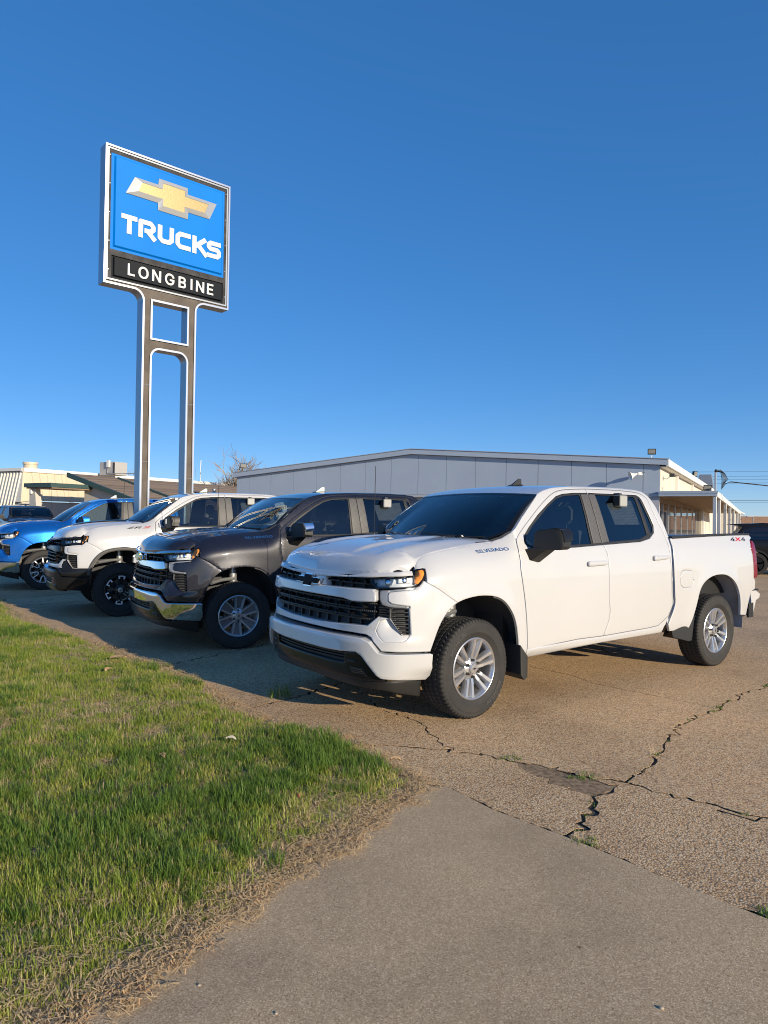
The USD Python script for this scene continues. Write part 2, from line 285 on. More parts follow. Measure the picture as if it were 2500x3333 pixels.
OUT = {
 'headlight': [(0.724, 1.128), (0.749, 1.135), (1.14, 1.157), (1.16, 1.202), (1.23, 1.214), (1.248, 1.211), (1.242, 1.173), (1.212, 1.124), (1.171, 1.083), (1.139, 1.071), (0.806, 1.059), (0.772, 1.073), (0.743, 1.094)],
 'hl_in1': [(0.79, 1.135), (0.959, 1.152), (0.959, 1.118), (0.927, 1.087), (0.818, 1.079)],
 'hl_in2': [(0.999, 1.154), (1.139, 1.155), (1.123, 1.105), (0.996, 1.103)],
 'amber': [(1.183, 1.199), (1.233, 1.203), (1.231, 1.173), (1.201, 1.132), (1.166, 1.098), (1.143, 1.094)],
 'drl': [(0.829, 1.045), (1.139, 1.07), (1.133, 1.06), (0.911, 1.037), (0.901, 1.017), (0.905, 0.968), (0.935, 0.95), (1.085, 0.931), (1.085, 0.918), (0.915, 0.925), (0.85, 0.939), (0.834, 0.968)],
 'lowgrille': [(0.249, 0.973), (0.483, 0.971), (0.587, 0.955), (0.818, 0.962), (0.825, 0.93), (0.825, 0.849), (0.808, 0.837), (0.735, 0.778), (0.563, 0.771), (0.283, 0.759)],
 'vent': [(0.825, 0.93), (0.919, 0.92), (1.081, 0.918), (1.094, 0.719), (1.032, 0.719), (1.012, 0.729), (0.925, 0.843), (0.825, 0.847)],
 'vent1': [(0.919, 0.917), (0.932, 0.913), (0.932, 0.843), (0.921, 0.846)],
 'facet': [(0.814, 0.745), (0.843, 0.82), (0.917, 0.844), (1.02, 0.717), (1.086, 0.713), (1.056, 0.682), (1.023, 0.67), (0.879, 0.668), (0.839, 0.701)],
 'fascia_out': [(1.23, 1.109), (1.344, 1.05)],
 'val_slot': [(0.333, 0.549), (0.437, 0.556), (0.534, 0.562), (0.531, 0.474), (0.433, 0.471), (0.329, 0.47)],
 'fog': [(0.584, 0.454), (0.72, 0.454), (0.75, 0.397), (0.613, 0.405)],
 'fen_seam': [(1.175, 1.213), (1.183, 1.236), (1.222, 1.274), (1.271, 1.303), (1.356, 1.326), (1.575, 1.36), (1.822, 1.39), (1.971, 1.401), (2.051, 1.403), (2.076, 1.416)],
 'fen_ws': [(2.152, 1.442), (2.226, 1.491), (2.267, 1.464)],
 'doorF_seam': [(2.254, 1.431), (2.243, 1.32), (2.252, 1.251), (2.243, 1.191), (2.273, 1.017), (2.313, 0.781), (2.335, 0.56)],
 'doorF_top': [(2.254, 1.431), (2.281, 1.466), (2.436, 1.581), (2.672, 1.74), (2.863, 1.844), (2.989, 1.882), (3.153, 1.9), (3.421, 1.913)],
 'B_seam': [(3.421, 1.913), (3.419, 1.875), (3.434, 1.376), (3.467, 1.28), (3.467, 1.087), (3.47, 0.844), (3.485, 0.746), (3.472, 0.649), (3.408, 0.517)],
 'doorF_bot': [(3.408, 0.515), (3.031, 0.52), (2.344, 0.49)],
 'doorR_top': [(3.421, 1.913), (3.646, 1.918), (3.985, 1.918), (4.208, 1.912), (4.319, 1.898), (4.376, 1.869), (4.398, 1.851)],
 'doorR_seam': [(4.442, 1.663), (4.517, 1.472), (4.529, 1.324), (4.524, 1.155), (4.528, 0.889), (4.545, 0.729), (4.483, 0.626), (4.31, 0.543), (4.166, 0.534), (3.408, 0.517)],
 'dloF': [(2.344, 1.431), (2.368, 1.475), (2.441, 1.537), (2.593, 1.646), (2.775, 1.751), (2.925, 1.827), (3.028, 1.852), (3.188, 1.867), (3.419, 1.875), (3.432, 1.374), (2.987, 1.355), (2.438, 1.353), (2.363, 1.374), (2.341, 1.4)],
 'glassF': [(2.373, 1.426), (2.398, 1.466), (2.507, 1.555), (2.761, 1.718), (2.927, 1.803), (3.047, 1.833), (3.288, 1.851), (3.263, 1.388), (3.001, 1.381), (2.449, 1.376), (2.379, 1.396)],
 'dloR': [(3.427, 1.876), (4.237, 1.879), (4.289, 1.853), (4.365, 1.567), (4.337, 1.488), (4.235, 1.43), (4.057, 1.399), (3.437, 1.374)],
 'glassR': [(3.53, 1.859), (4.182, 1.857), (4.211, 1.472), (4.063, 1.426), (3.543, 1.403)],
 'glassQ': [(4.229, 1.846), (4.266, 1.84), (4.339, 1.561), (4.322, 1.503), (4.277, 1.477)],
 'appF': [(3.307, 1.857), (3.414, 1.861), (3.418, 1.393), (3.291, 1.389)],
 'appR': [(3.423, 1.861), (3.525, 1.863), (3.541, 1.405), (3.428, 1.394)],
 'ws_edge': [(2.226, 1.491), (2.386, 1.625), (2.676, 1.838)],
 'cab_rear': [(4.386, 1.727), (4.457, 1.653), (4.526, 1.525), (4.573, 1.429), (4.546, 1.249), (4.534, 1.016), (4.547, 0.824), (4.568, 0.77), (4.529, 0.687), (4.442, 0.543)],
 'bed_front': [(4.601, 1.427), (4.594, 1.312), (4.579, 1.121), (4.589, 0.854), (4.611, 0.768), (4.577, 0.673), (4.514, 0.559), (4.5, 0.539)],
 'bed_top': [(4.603, 1.431), (5.43, 1.453), (6.352, 1.464)],
 'bed_rear': [(6.4, 1.432), (6.336, 1.402), (6.283, 1.311), (6.307, 1.25), (6.309, 1.117), (6.306, 0.959), (6.345, 0.92), (6.347, 0.823), (6.234, 0.798), (6.184, 0.661), (6.144, 0.521), (5.985, 0.541)],
 'archR': [(5.985, 0.544), (5.97, 0.664), (5.918, 0.822), (5.81, 0.944), (5.62, 1.026), (5.373, 1.03), (5.183, 0.979), (5.059, 0.886), (4.997, 0.724), (4.953, 0.605), (4.881, 0.465)],
 'bed_bot': [(4.843, 0.45), (4.545, 0.466), (4.5, 0.539)],
 'archF': [(1.288, 0.655), (1.337, 0.786), (1.414, 0.892), (1.516, 0.954), (1.697, 0.989), (1.892, 0.982), (2.025, 0.937), (2.134, 0.82), (2.183, 0.705), (2.217, 0.564)],
 'fuel': [(4.793, 1.096), (4.914, 1.084), (4.95, 1.022), (4.943, 0.957), (4.894, 0.915), (4.754, 0.911), (4.698, 0.94), (4.689, 1.032), (4.723, 1.085)],
 'rocker_bot': [(2.414, 0.409), (3.439, 0.453), (4.376, 0.462), (4.433, 0.533)],
 'hF': [(3.137, 1.22), (3.161, 1.229), (3.393, 1.231), (3.415, 1.223), (3.405, 1.19), (3.154, 1.185), (3.133, 1.192)],
 'hR': [(4.2, 1.251), (4.229, 1.261), (4.451, 1.258), (4.471, 1.249), (4.458, 1.225), (4.218, 1.212), (4.196, 1.22)],
 'tail': [(6.346, 1.393), (6.496, 1.386), (6.417, 1.285), (6.347, 1.262), (6.358, 1.164), (6.344, 0.957), (6.306, 0.959), (6.307, 1.25), (6.283, 1.311)],
}
def soften(P, it=2):        # corner cutting of an open line, ends kept
    P = np.asarray(P, float)
    for _ in range(it):
        P = np.vstack([P[:1], np.stack([.75 * P[:-1] + .25 * P[1:], .25 * P[:-1] + .75 * P[1:]], 1).reshape(-1, 2)[1:-1], P[-1:]])
    return [tuple(q) for q in P]
for _k in ('archF', 'archR', 'doorF_top', 'doorR_top', 'cab_rear', 'bed_front', 'fen_seam', 'doorF_seam'): OUT[_k] = soften(OUT[_k])
def P_(k): return [tuple(p) for p in OUT[k]]
HL = Polygon(OUT['headlight']).buffer(0); DRL = Polygon(OUT['drl']).buffer(0); VENT = Polygon(OUT['vent']).buffer(0); FACET = Polygon(OUT['facet']).buffer(0)
LOWG = poly((0, .757), (.283, .759), (.563, .771), (.735, .778), (.808, .837), (.825, .849), (.825, .93), (.818, .962), (.673, .957), (.587, .957), (.483, .972), (0, .973))
UPG = poly((0, 1.052), (.232, 1.05), (.548, 1.054), (.774, 1.058), (.745, 1.087), (.725, 1.124), (.733, 1.136), (.205, 1.121), (0, 1.116))
UPBAR = poly((0, 1.135), (.5, 1.146), (.62, 1.164), (.73, 1.178), (1.135, 1.195), (1.133, 1.163), (.894, 1.154), (.746, 1.144), (.205, 1.121), (0, 1.116))
MIDBAR = poly((0, 1.05), (.232, 1.048), (.548, 1.052), (.783, 1.056), (.806, 1.036), (.813, .975), (.805, .963), (.673, .957), (.587, .957), (.483, .972), (.249, .973), (0, .973))
ARCHF, ARCHR = P_('archF'), P_('archR')
_ka = int(np.argmin([math.hypot(s - 1.516, z - .954) for s, z in ARCHF]))
FASCIA = poly((0, .712), (.287, .712), (.589, .716), (.733, .712), (.776, .693), (.838, .629), (.865, .598), (1.262, .583), *ARCHF[:_ka + 1], (1.344, 1.05), (1.236, 1.106), (1.212, 1.122), (1.171, 1.081), (1.139, 1.069),
              (.83, 1.055), (.825, .93), (.825, .849), (.808, .837), (.735, .778), (.563, .771), (.283, .759), (0, .757)).difference(unary_union([DRL.buffer(.002), VENT, FACET.buffer(.001)]))
FASCIA = max(getattr(FASCIA, 'geoms', [FASCIA]), key=lambda g: g.area)
BUMPER = poly((0, .684), (.295, .684), (.593, .689), (.717, .687), (.781, .668), (.85, .591), (.888, .582), (1.243, .574), (1.266, .564), (1.265, .496), (1.293, .385), (1.26, .358), (.87, .396), (.836, .418), (.719, .556), (.672, .581), (.51, .567), (.333, .561), (0, .561))
VALANCE = poly((0, .557), (.333, .557), (.51, .563), (.672, .577), (.719, .552), (.836, .414), (.87, .392), (.908, .366), (.795, .366), (.483, .367), (0, .369))
AIRDAM = poly((0, .369), (.483, .367), (.795, .366), (.908, .365), (1.251, .35), (1.254, .213), (1.182, .227), (.872, .293), (0, .314))
SLOT = poly((0, .545), (.333, .548), (.525, .555), (.525, .477), (.433, .473), (0, .472))
FENDER = poly(*P_('fen_seam'), *P_('fen_ws')[:2], (2.258, 1.466), *[(s - .004, z) for s, z in P_('doorF_seam')], (2.338, .50), (2.33, .42), (2.236, .42), *ARCHF[_ka:][::-1], (1.344, 1.05), (1.232, 1.109), *[p for p in P_('headlight')[3:7][::-1]])
DOORF = poly(*P_('doorF_top'), *P_('B_seam')[1:], *P_('doorF_bot')[1:], *P_('doorF_seam')[::-1])
DOORR = poly(*P_('doorR_top'), *P_('doorR_seam'), *P_('B_seam')[::-1][1:])
DLOF, DLOR = Polygon(OUT['dloF']).buffer(0), Polygon(OUT['dloR']).buffer(0)
GLF, GLR, GLQ = [rounded(Polygon(OUT[k]).buffer(0), .012) for k in ('glassF', 'glassR', 'glassQ')]
APF, APR = Polygon(OUT['appF']), Polygon(OUT['appR'])
ROOFTOP = [(2.676, 1.838), (2.79, 1.876), (2.96, 1.908), (3.37, 1.933), (3.9, 1.942), (4.23, 1.936), (4.38, 1.918)]
SHELL = poly((2.226, 1.491), (2.386, 1.625), *ROOFTOP, (4.45, 1.86), (4.505, 1.76), (4.55, 1.60), (4.575, 1.47), (4.578, 1.429), *P_('cab_rear')[4:], (4.38, .49), (2.34, .47), *[(s, z) for s, z in P_('doorF_seam')[::-1]])
SHELL = SHELL.difference(unary_union([DOORF, DOORR]).buffer(.003))
SHELL = max(getattr(SHELL, 'geoms', [SHELL]), key=lambda g: g.area)
ROCKER = poly((2.34, .496), (3.03, .512), (3.41, .507), (4.17, .526), (4.43, .538), (4.39, .466), (3.44, .455), (2.42, .413), (2.34, .42))
BEDSIDE = poly(*P_('bed_top'), *P_('bed_rear'), *ARCHR, *P_('bed_bot'), *P_('bed_front')[::-1][1:])
FUEL = rounded(Polygon(OUT['fuel']), .03)
BEDSIDE = BEDSIDE.difference(FUEL.buffer(.003))
TAIL = poly((6.346, 1.395), (6.40, 1.392), (6.40, 1.0), (6.385, .957), (6.306, .959), (6.309, 1.117), (6.307, 1.25), (6.283, 1.311))

# hood: height over (x, y)
_he_y = np.array([0, .174, .45, .685, .80, .85, .9]); HEDGE_X = Pchip(_he_y, [.905, .893, .862, .806, .70, .59, .45]); HEDGE_Z = Pchip(_he_y, [1.158, 1.162, 1.176, 1.189, 1.20, 1.206, 1.21])
HGAIN = Pchip([-.2, 0, .02, .05, .10, .2, .35, .7, 1.3, 2], [-.3, 0, .05, .09, .13, .17, .206, .25, .288, .30])
def _ss(x): x = np.clip(x, 0, 1); return x * x * (3 - 2 * x)
def hood_fn(x, y, o=0.):
    x = np.asarray(x, float); y = np.asarray(y, float); a = np.abs(y)
    t = HEDGE_X(np.minimum(a, .9)) - x
    z = HEDGE_Z(np.minimum(a, .9)) + HGAIN(t) * (1 - .32 * np.minimum(a / .84, 1.05) ** 3)
    k = _ss((t - .06) / .25) * _ss((x + .45) / .5)
    z = z + k * (.022 * (1 - _ss((a - (.25 + .05 * x)) / .07)) - .012 + .022 * _ss((a - .52 - .06 * x) / .07) * (1 - _ss((a - .66) / .16)))
    if HCORR is not None: z = z + HCORR(np.clip(-x, _fx[0], _fx[-1])) * _ss((a - .5) / .34)
    return np.stack([x, y, z + o], -1)
HCORR = None
_fs = surf(*np.array(OUT['fen_seam']).T); _o = np.argsort(-_fs[:, 0]); _fq = _fs[_o][np.r_[True, np.diff(-_fs[_o][:, 0]) > 1e-3]]; _fx = -_fq[:, 0]
HCORR = Pchip(_fx, _fq[:, 2] - hood_fn(_fq[:, 0], _fq[:, 1])[:, 2])
HOODP = Polygon([*[(float(HEDGE_X(y)) - .002, y) for y in np.linspace(0, .85, 14)], *[(p[0], p[1] - .006) for p in _fs[1:]], (-.36, .80), (-.33, .72), (-.29, .5), (-.255, .25), (-.24, 0)]).buffer(0)
HOODP = HOODP.intersection(sbox(-1, 0, 2, 2)); HOODQ = HOODP
HOODP = unary_union([HOODP.buffer(.001), affinity.scale(HOODP.buffer(.001), 1, -1, origin=(0, 0))]).buffer(-.001)
def hood_uv(u, y, o=0.):   # u = -sqrt(distance behind the front edge), so that samples crowd at the nose
    y = np.asarray(y, float); u = np.minimum(np.asarray(u, float), 0); return hood_fn(HEDGE_X(np.minimum(np.abs(y), .9)) - u * u, y, o)
_hb = np.vstack([resample(HOODP.exterior, .01)]); HOODU = Polygon(np.c_[-np.sqrt(np.maximum(HEDGE_X(np.minimum(np.abs(_hb[:, 1]), .9)) - _hb[:, 0], 0)), _hb[:, 1]]).buffer(0)
HOODU = max(getattr(HOODU, 'geoms', [HOODU]), key=lambda q: q.area)
# windscreen: (y share -1..1, height share 0..1)
def ws_fn(u, v, o=0.):
    u = np.asarray(u, float); v = np.asarray(v, float); a = np.abs(u)
    lim = .895 + (.797 - .895) * v
    xb = -.20 - .29 * a ** 2.2; zb = 1.415 + .075 * _ss((a - .72) / .28); xt = -.885 - .058 * a ** 2; zt = 1.862 - .024 * a ** 2
    x = xb + (xt - xb) * v + .02 * np.sin(np.pi * np.clip(v, 0, 1)); z = zb + (zt - zb) * v + .02 * np.sin(np.pi * np.clip(v, 0, 1))
    return np.stack([x + .6 * o, u * lim, z + .8 * o], -1)
_rt = surf(*np.array(ROOFTOP).T)
RZ, RY = Pchip(-_rt[:, 0], _rt[:, 2]), Pchip(-_rt[:, 0], _rt[:, 1])
def roof_fn(x, y, o=0.):
    x = np.asarray(x, float); y = np.asarray(y, float); q = -np.clip(x, _rt[-1, 0], _rt[0, 0]); a = np.clip(np.abs(y) / RY(q), 0, 1.05)
    front = _ss((-.86 - x) / .12)
    return np.stack([x + .0 * y, y, RZ(q) + .026 * (1 - a ** 2.4) - .0 * front + o], -1)
ROOFP = Polygon([*[(p[0], p[1] - .004) for p in _rt], (-2.72, .55), (-2.735, 0)] + [(-2.72, -.55), *[(p[0], -p[1] + .004) for p in _rt[::-1]], *[(-.885 - .058 * (y / .797) ** 2 - .004, y) for y in np.linspace(-.78, .78, 15)]]).buffer(0)

def ring(xc, zc, r, y0, y1, a0=-20, a1=200, n=26, t=.012):
    th = np.radians(np.linspace(a0, a1, n)); q = np.stack([xc + r * np.cos(th), zc + r * np.sin(th)], 1)
    V = np.concatenate([np.c_[q[:, 0], np.full(n, y0), q[:, 1]], np.c_[q[:, 0], np.full(n, y1), q[:, 1]]]); F = []
    for i in range(n - 1): F += [(i, i + 1, i + n), (i + 1, i + n + 1, i + n)]
    return trimesh.Trimesh(V, np.array(F), process=False)
def disc(xc, zc, r, y, n=40):
    th = np.linspace(-.05, np.pi + .05, n); V = np.r_[np.c_[xc + r * np.cos(th), np.full(n, y), zc + r * np.sin(th)], [[xc, y, zc]]]
    return trimesh.Trimesh(V, np.array([(i, n, i + 1) for i in range(n - 1)]), process=False)
def text_on(text, height, stretch, fn, bold=True, slant=0., depth=.004, italic=0.):
    """Lettering bent onto a surface: fn(along, up, out) gives points."""
    m = meshkit.text_mesh(text, height, depth, bold); v = m.vertices
    x = v[:, 0] * stretch + v[:, 1] * italic
    m.vertices = fn(x, v[:, 1], v[:, 2]); return m
def bowtie_poly(w, h):    # cross of two slanted bars
    a, b, s = w / 2, h / 2, h * .33
    return Polygon([(-a + s * .9, b * .48), (-w * .155 - .0, b * .48), (-w * .155 + s * .12, b), (w * .155 + s * .12, b), (w * .155, b * .48), (a, b * .48), (a - s * .9, -b * .48), (w * .155, -b * .48), (w * .155 - s * .12, -b), (-w * .155 - s * .12, -b), (-w * .155, -b * .48), (-a, -b * .48)]).buffer(0)

# ---- wheels (axle along y, outside at +y)
def tyre_geo(R, hw, rb, pitches, depth, blocky=False):
    prof = [(rb - .006, hw * .62), (rb + .004, hw * .80), (rb + .014, hw * .83), (rb + .02, hw * .86), (rb + .045, hw * .96), (rb + .05, hw * .99), (rb + .1, hw * .99), (rb + .104, hw * .97), (R - .035, hw * .955), (R - .03, hw * .965), (R - .018, hw * .93), (R - .008, hw * .88), (R - .003, hw * .80)]
    gr = [.60, .22]; yy = []
    for g in (hw * .58, hw * .2, -hw * .2, -hw * .58): yy += [(R - .001, g + .0075), (R - depth, g + .0062), (R - depth, g - .0062), (R - .001, g - .0075)]
    yy = yy[:4] + [(R, hw * .4)] + yy[4:8] + [(R, 0)] + yy[8:12] + [(R, -hw * .4)] + yy[12:]
    full = prof + yy + [(r, -y) for r, y in prof[::-1]]; full = np.array(full)
    ts = np.concatenate([np.array([0, .60, .66, .94]) + i for i in range(pitches)]) * 2 * np.pi / pitches; n = len(ts); N = len(full)
    low = np.tile([0, 0, 1, 1], pitches); r = np.repeat(full[:, :1], n, 1); yv = np.repeat(full[:, 1:], n, 1); ay = np.abs(full[:, 1])
    top = full[:, 0] > R - .022
    sh = top & (ay > hw * .62); r[sh] -= low * (.007 if not blocky else .016)
    mid = top & (ay <= hw * .62) & (full[:, 0] > R - .003); r[mid] -= np.roll(low, 2) * (.004 if not blocky else .012)
    skew = full[:, 1:] / hw * (.5 if not blocky else .8) * 2 * np.pi / pitches; th = ts[None] + skew * top[:, None]
    V = np.stack([r * np.cos(th), yv, r * np.sin(th)], -1).reshape(-1, 3); F = []
    i, k = np.meshgrid(np.arange(N - 1), np.arange(n), indexing='ij'); a = (i * n + k).ravel(); b = (i * n + (k + 1) % n).ravel()
    F = np.vstack([np.stack([a, b, a + n], 1), np.stack([b, b + n, a + n], 1)])
    return G(trimesh.Trimesh(V, F, process=False), 32)
def arc_text(text, h, r, y, a0, bold=True):
    m = meshkit.text_mesh(text, h, .0016, bold); v = m.vertices; x = v[:, 0] * 1.1 + v[:, 1] * .25; x = x - x.mean()
    th = a0 + x / r; rr = r + v[:, 1] - h / 2      # th grows clockwise seen from outside (x forward is to the left there)
    m.vertices = np.stack([rr * np.cos(th), y + v[:, 2], rr * np.sin(th)], -1)
    return m
def arm(pts, w0, w1, y0, y1, dep, bev=.35):   # spoke arm along two 2-D points, bevelled top
    (ax, az), (bx_, bz) = pts; d = np.array([bx_ - ax, bz - az]); l = np.linalg.norm(d); d /= l; nrm = np.array([-d[1], d[0]]); P = []
    for (cx, cz), w, y in (((ax, az), w0, y0), ((bx_, bz), w1, y1)):
        for k, q in ((bev, y), (.8, y - dep * .35), (1., y - dep)):
            for sg in (-1, 1): P.append((cx + nrm[0] * w / 2 * k * sg, q, cz + nrm[1] * w / 2 * k * sg))
    return hull(P)
def rot2(p, a): c, s = math.cos(a), math.sin(a); return (p[0] * c - p[1] * s, p[0] * s + p[1] * c)
def wheel_parts(style):
    R, hw, rb = {'z': (.421, .14, .232), 'b': (.418, .138, .265)}.get(style, (.402, .1325, .245))
    parts = [('tyre', tyre_geo(R, hw, rb, 44 if style == 'z' else 66, .011 if style == 'z' else .009, style == 'z'), 'rubber')]
    lip = hw * .80
    barrel = lathe([(rb + .004, lip - .004), (rb + .006, lip + .006), (rb - .001, lip + .011), (rb - .010, lip + .006), (rb - .017, lip - .012), (rb - .024, lip - .03), (rb - .03, -hw * .8)][::-1], 72)
    face = {'w': 'silver_alloy', 'd': 'grey_alloy', 'z': 'black_alloy', 'b': 'black_alloy'}[style]
    parts.append(('rim', G(barrel, 40), 'silver_alloy' if style in 'wb' else face))
    sp = []; acc = []; web = []
    for k in range(6):
        a = math.radians(90 + 60 * k + (12 if style == 'w' else 5))
        if style == 'w':
            for s in (-1, 1):
                p0, p1, p2 = [rot2(p, a) for p in ((.055, s * .017), (.125, s * .028), (rb - .012, s * .040))]
                sp += [arm((p0, p1), .042, .044, lip - .030, lip - .012, .05, .6), arm((p1, p2), .042, .054, lip - .012, lip + .006, .045, .5)]
        elif style == 'd':
            for s in (-1, 1):
                p0, p2 = [rot2(p, a) for p in ((.06, s * .03), (rb - .012, s * .058))]
                sp.append(arm((p0, p2), .032, .026, lip - .018, lip + .006, .05, .5))
            q = [rot2(p, a) for p in ((.09, -.03), (rb - .008, -.062), (rb - .008, .062), (.09, .03))]
            web.append(hull([(x, lip - yy, z) for (x, z), yy0 in zip(q, (.045, .022, .022, .045)) for yy in (yy0, yy0 + .03)]))
        else:
            for s in (-1, 1):
                p0, p1, p2 = [rot2(p, a) for p in ((.05, s * .018), (.13, s * .022), (rb - .012, s * .05))]
                sp += [arm((p0, p1), .04, .036, lip - .025, lip - .008, .05, .5), arm((p1, p2), .036, .04, lip - .008, lip + .003, .045, .5)]
            if style == 'z': L = [(.172, -.033), (rb - .018, -.046), (rb - .012, -.02), (rb - .012, .02), (rb - .018, .046), (.172, .033)]
            else: L = [(rb - .008, -.055), (.14, -.03), (.118, -.012), (.118, .012), (.14, .03), (rb - .008, .055)]
            for p, q in zip(L[:-1], L[1:]):
                acc.append(arm((rot2(p, a), rot2(q, a)), .022, .022, lip + .008, lip + .008, .02, .9))
    parts.append(('spokes', G(cat_(*sp), 25), face))
    if acc: parts.append(('machined_accents', G(cat_(*acc), 25), 'machined_alloy'))
    if web: parts.append(('spoke_webs', G(cat_(*web), 25), 'web_alloy'))
    parts.append(('hub', G(cat_(lathe([(0, lip - .075), (.085, lip - .075), (.085, lip - .03), (.06, lip - .018), (.05, lip - .012), (0, lip - .012)][::-1], 36)), 30), face))
    cap = [lathe([(.042, lip - .013), (.043, lip - .002), (.038, lip + .004), (0, lip + .006)][::-1], 32)]
    parts.append(('hub_cap', G(cat_(*cap), 30), 'silver_alloy'))
    bt = ext(bowtie_poly(.044, .016), .002); bt.vertices = np.stack([-bt.vertices[:, 0], lip + .005 + bt.vertices[:, 2], bt.vertices[:, 1]], -1)
    parts.append(('cap_emblem', G(bt), 'badge_dark'))
    nuts = []
    for k in range(6):
        x, z = rot2((.068, 0), math.radians(60 * k + 28)); m = lathe([(.012, lip - .03), (.012, lip + .0), (.008, lip + .008), (0, lip + .01)][::-1], 10); m.apply_translation([x, 0, z]); nuts.append(m)
    parts.append(('lug_nuts', G(cat_(*nuts), 40), 'dark_steel' if style != 'b' else 'chrome'))
    parts.append(('brake_disc', G(cat_(lathe([(0, .02), (.165, .02), (.165, .0), (0, .0)][::-1], 40), hull([(.08, .0, .06), (.17, .0, .07), (.17, .0, -.07), (.08, .0, -.06), (.09, .045, .05), (.165, .045, .06), (.165, .045, -.06), (.09, .045, -.05)])), 30), 'dark_steel'))
    if style == 'w':
        parts.append(('tyre_lettering', G(cat_(*[arc_text('MICHELIN', .030, rb + .080, hw * .992, math.radians(q)) for q in (42, 222)])), 'rubber_letter'))
    return parts, R
# ---- shared truck geometry, built once
GEO = {}
def geo(key, make):
    if key not in GEO: GEO[key] = make()
    return GEO[key]
def tabs_row(zc, smax, step, w, h, o):
    P = []
    for k in range(int(smax / step) + 1):
        for sg in ((1, -1) if k else (1,)):
            c = sg * k * step; q = [(c - w * .5, zc), (c - w * .36, zc + h), (c - w * .28, zc + h), (c - w * .40, zc + h * .3), (c + w * .40, zc + h * .3), (c + w * .28, zc + h), (c + w * .36, zc + h), (c + w * .5, zc), (c + w * .40, zc - h * .25), (c - w * .40, zc - h * .25)]
            P.append(Polygon(q).buffer(0))
    return panel(unary_union(P), surf, o, .05, .002, .05)
def prep():
    g = {}
    g['hood'] = panel(HOODU, hood_uv, 0, .03, .005, .03)
    g['roof'] = panel(ROOFP, roof_fn, .002, .012, .003, .05)
    wsp = sbox(-.975, .015, .975, .985)
    g['windshield'] = panel(wsp, ws_fn, -.004, 0, .0, .08)
    g['windshield_seal'] = panel(sbox(-1, 0, 1, 1).difference(rounded(sbox(-.955, .05, .955, .965), .05)), ws_fn, -.002, .012, .001, .05)
    cow = Polygon([(-.235, 0), (-.25, .25), (-.285, .5), (-.325, .72), (-.355, .80), (-.43, .86), (-.46, .87), (-.30, .62), (-.24, .4), (-.20, 0)]).buffer(.012)
    cow = unary_union([cow, affinity.scale(cow, 1, -1, origin=(0, 0))])
    g['cowl'] = panel(cow, lambda x, y, o: np.stack([x, y, 1.408 + .03 * (np.abs(y) / .85) ** 4 + o], -1), 0, .03, .002, .05)
    g['fender'] = panel(FENDER.buffer(-.002), surf, 0, .028, .004, .035)
    g['front_door'] = panel(DOORF.buffer(-.0025).difference(DLOF), surf, 0, .03, .004, .05)
    g['rear_door'] = panel(DOORR.buffer(-.0025).difference(DLOR), surf, 0, .03, .004, .05)
    g['window_trim_f'] = panel(DLOF.buffer(-.001).difference(unary_union([GLF, APF.buffer(.001)])), surf, -.006, .02, .002, .05)
    g['window_trim_r'] = panel(DLOR.buffer(-.001).difference(unary_union([GLR, GLQ, APR.buffer(.001)])), surf, -.006, .02, .002, .05)
    g['glass_f'] = panel(GLF.buffer(.004), surf, -.014, 0, .0, .08); g['glass_r'] = panel(GLR.buffer(.004), surf, -.014, 0, 0., .08); g['glass_q'] = panel(GLQ.buffer(.004), surf, -.014, 0, 0., .08)
    g['app_f'] = panel(APF, surf, .0, .02, .003, .06); g['app_r'] = panel(APR, surf, .0, .02, .003, .06)
    g['seal'] = panel(unary_union([DOORF.boundary, DOORR.boundary, FENDER.boundary]).buffer(.012).intersection(sbox(1.9, .5, 5, 2)), surf, -.011, 0, 0, .05)
    g['shell'] = panel(SHELL, surf, 0, .03, .003, .05)
    g['rocker'] = panel(ROCKER, surf, .004, .06, .008, .04)
    g['bed_side'] = panel(BEDSIDE, surf, 0, .03, .004, .05); g['fuel'] = panel(FUEL, surf, 0.001, .02, .003, .04)
    g['fuel_knob'] = panel(Point(4.944, 1.0).buffer(.018), surf, .01, .012, .006, .02)
    g['tail'] = panel(TAIL, surf, .008, .06, .008, .03)
    g['fascia'] = panel(sym(FASCIA), surf, 0, .07, .005, .035, .02, 25)
    g['fascia_hi'] = panel(sym(FASCIA).intersection(sbox(-2, .715, 2, 2)), surf, 0, .07, .006, .035)
    g['fascia_lo'] = panel(sym(FASCIA).intersection(sbox(-2, .4, 2, .71)), surf, .02, .07, .006, .035)
    def facet_fn(s, z, o): return surf(s, z, o - .055 * _ss((np.asarray(z) - .66) / .16) * _ss((np.asarray(s) - .81) / .16))
    g['facet'] = panel(FACET, facet_fn, 0, .04, .004, .025)
    g['bumper'] = panel(sym(BUMPER), surf, .036, .10, .006, .03, .02, 24)
    g['valance'] = panel(sym(VALANCE).difference(sym(SLOT)), surf, .004, .05, .006, .035)
    g['slot'] = panel(sym(SLOT), surf, -.045, 0, 0, .06)
    g['slot_bars'] = G(cat_(*[trimesh.Trimesh(b.v, b.f, process=False) for b in (panel(sym(poly((0, z), (.52, z + .008), (.52, z + .02), (0, z + .012))), surf, -.01, .03, .002, .05) for z in (.486, .508, .530))]), 30)
    g['airdam'] = panel(sym(AIRDAM), surf, -.02, .04, .005, .04)
    FOG = Polygon(OUT['fog']); g['fog'] = panel(FOG, surf, .008, .02, .003, .03)
    g['fog_slats'] = G(cat_(*[(lambda q: trimesh.Trimesh(q.v, q.f, process=False))(panel(affinity.translate(Polygon([(.60, .447), (.705, .447), (.712, .441), (.605, .441)]), .008 * i, -.013 * i), surf, .014, .01, .001, .03)) for i in range(3)]), 30)
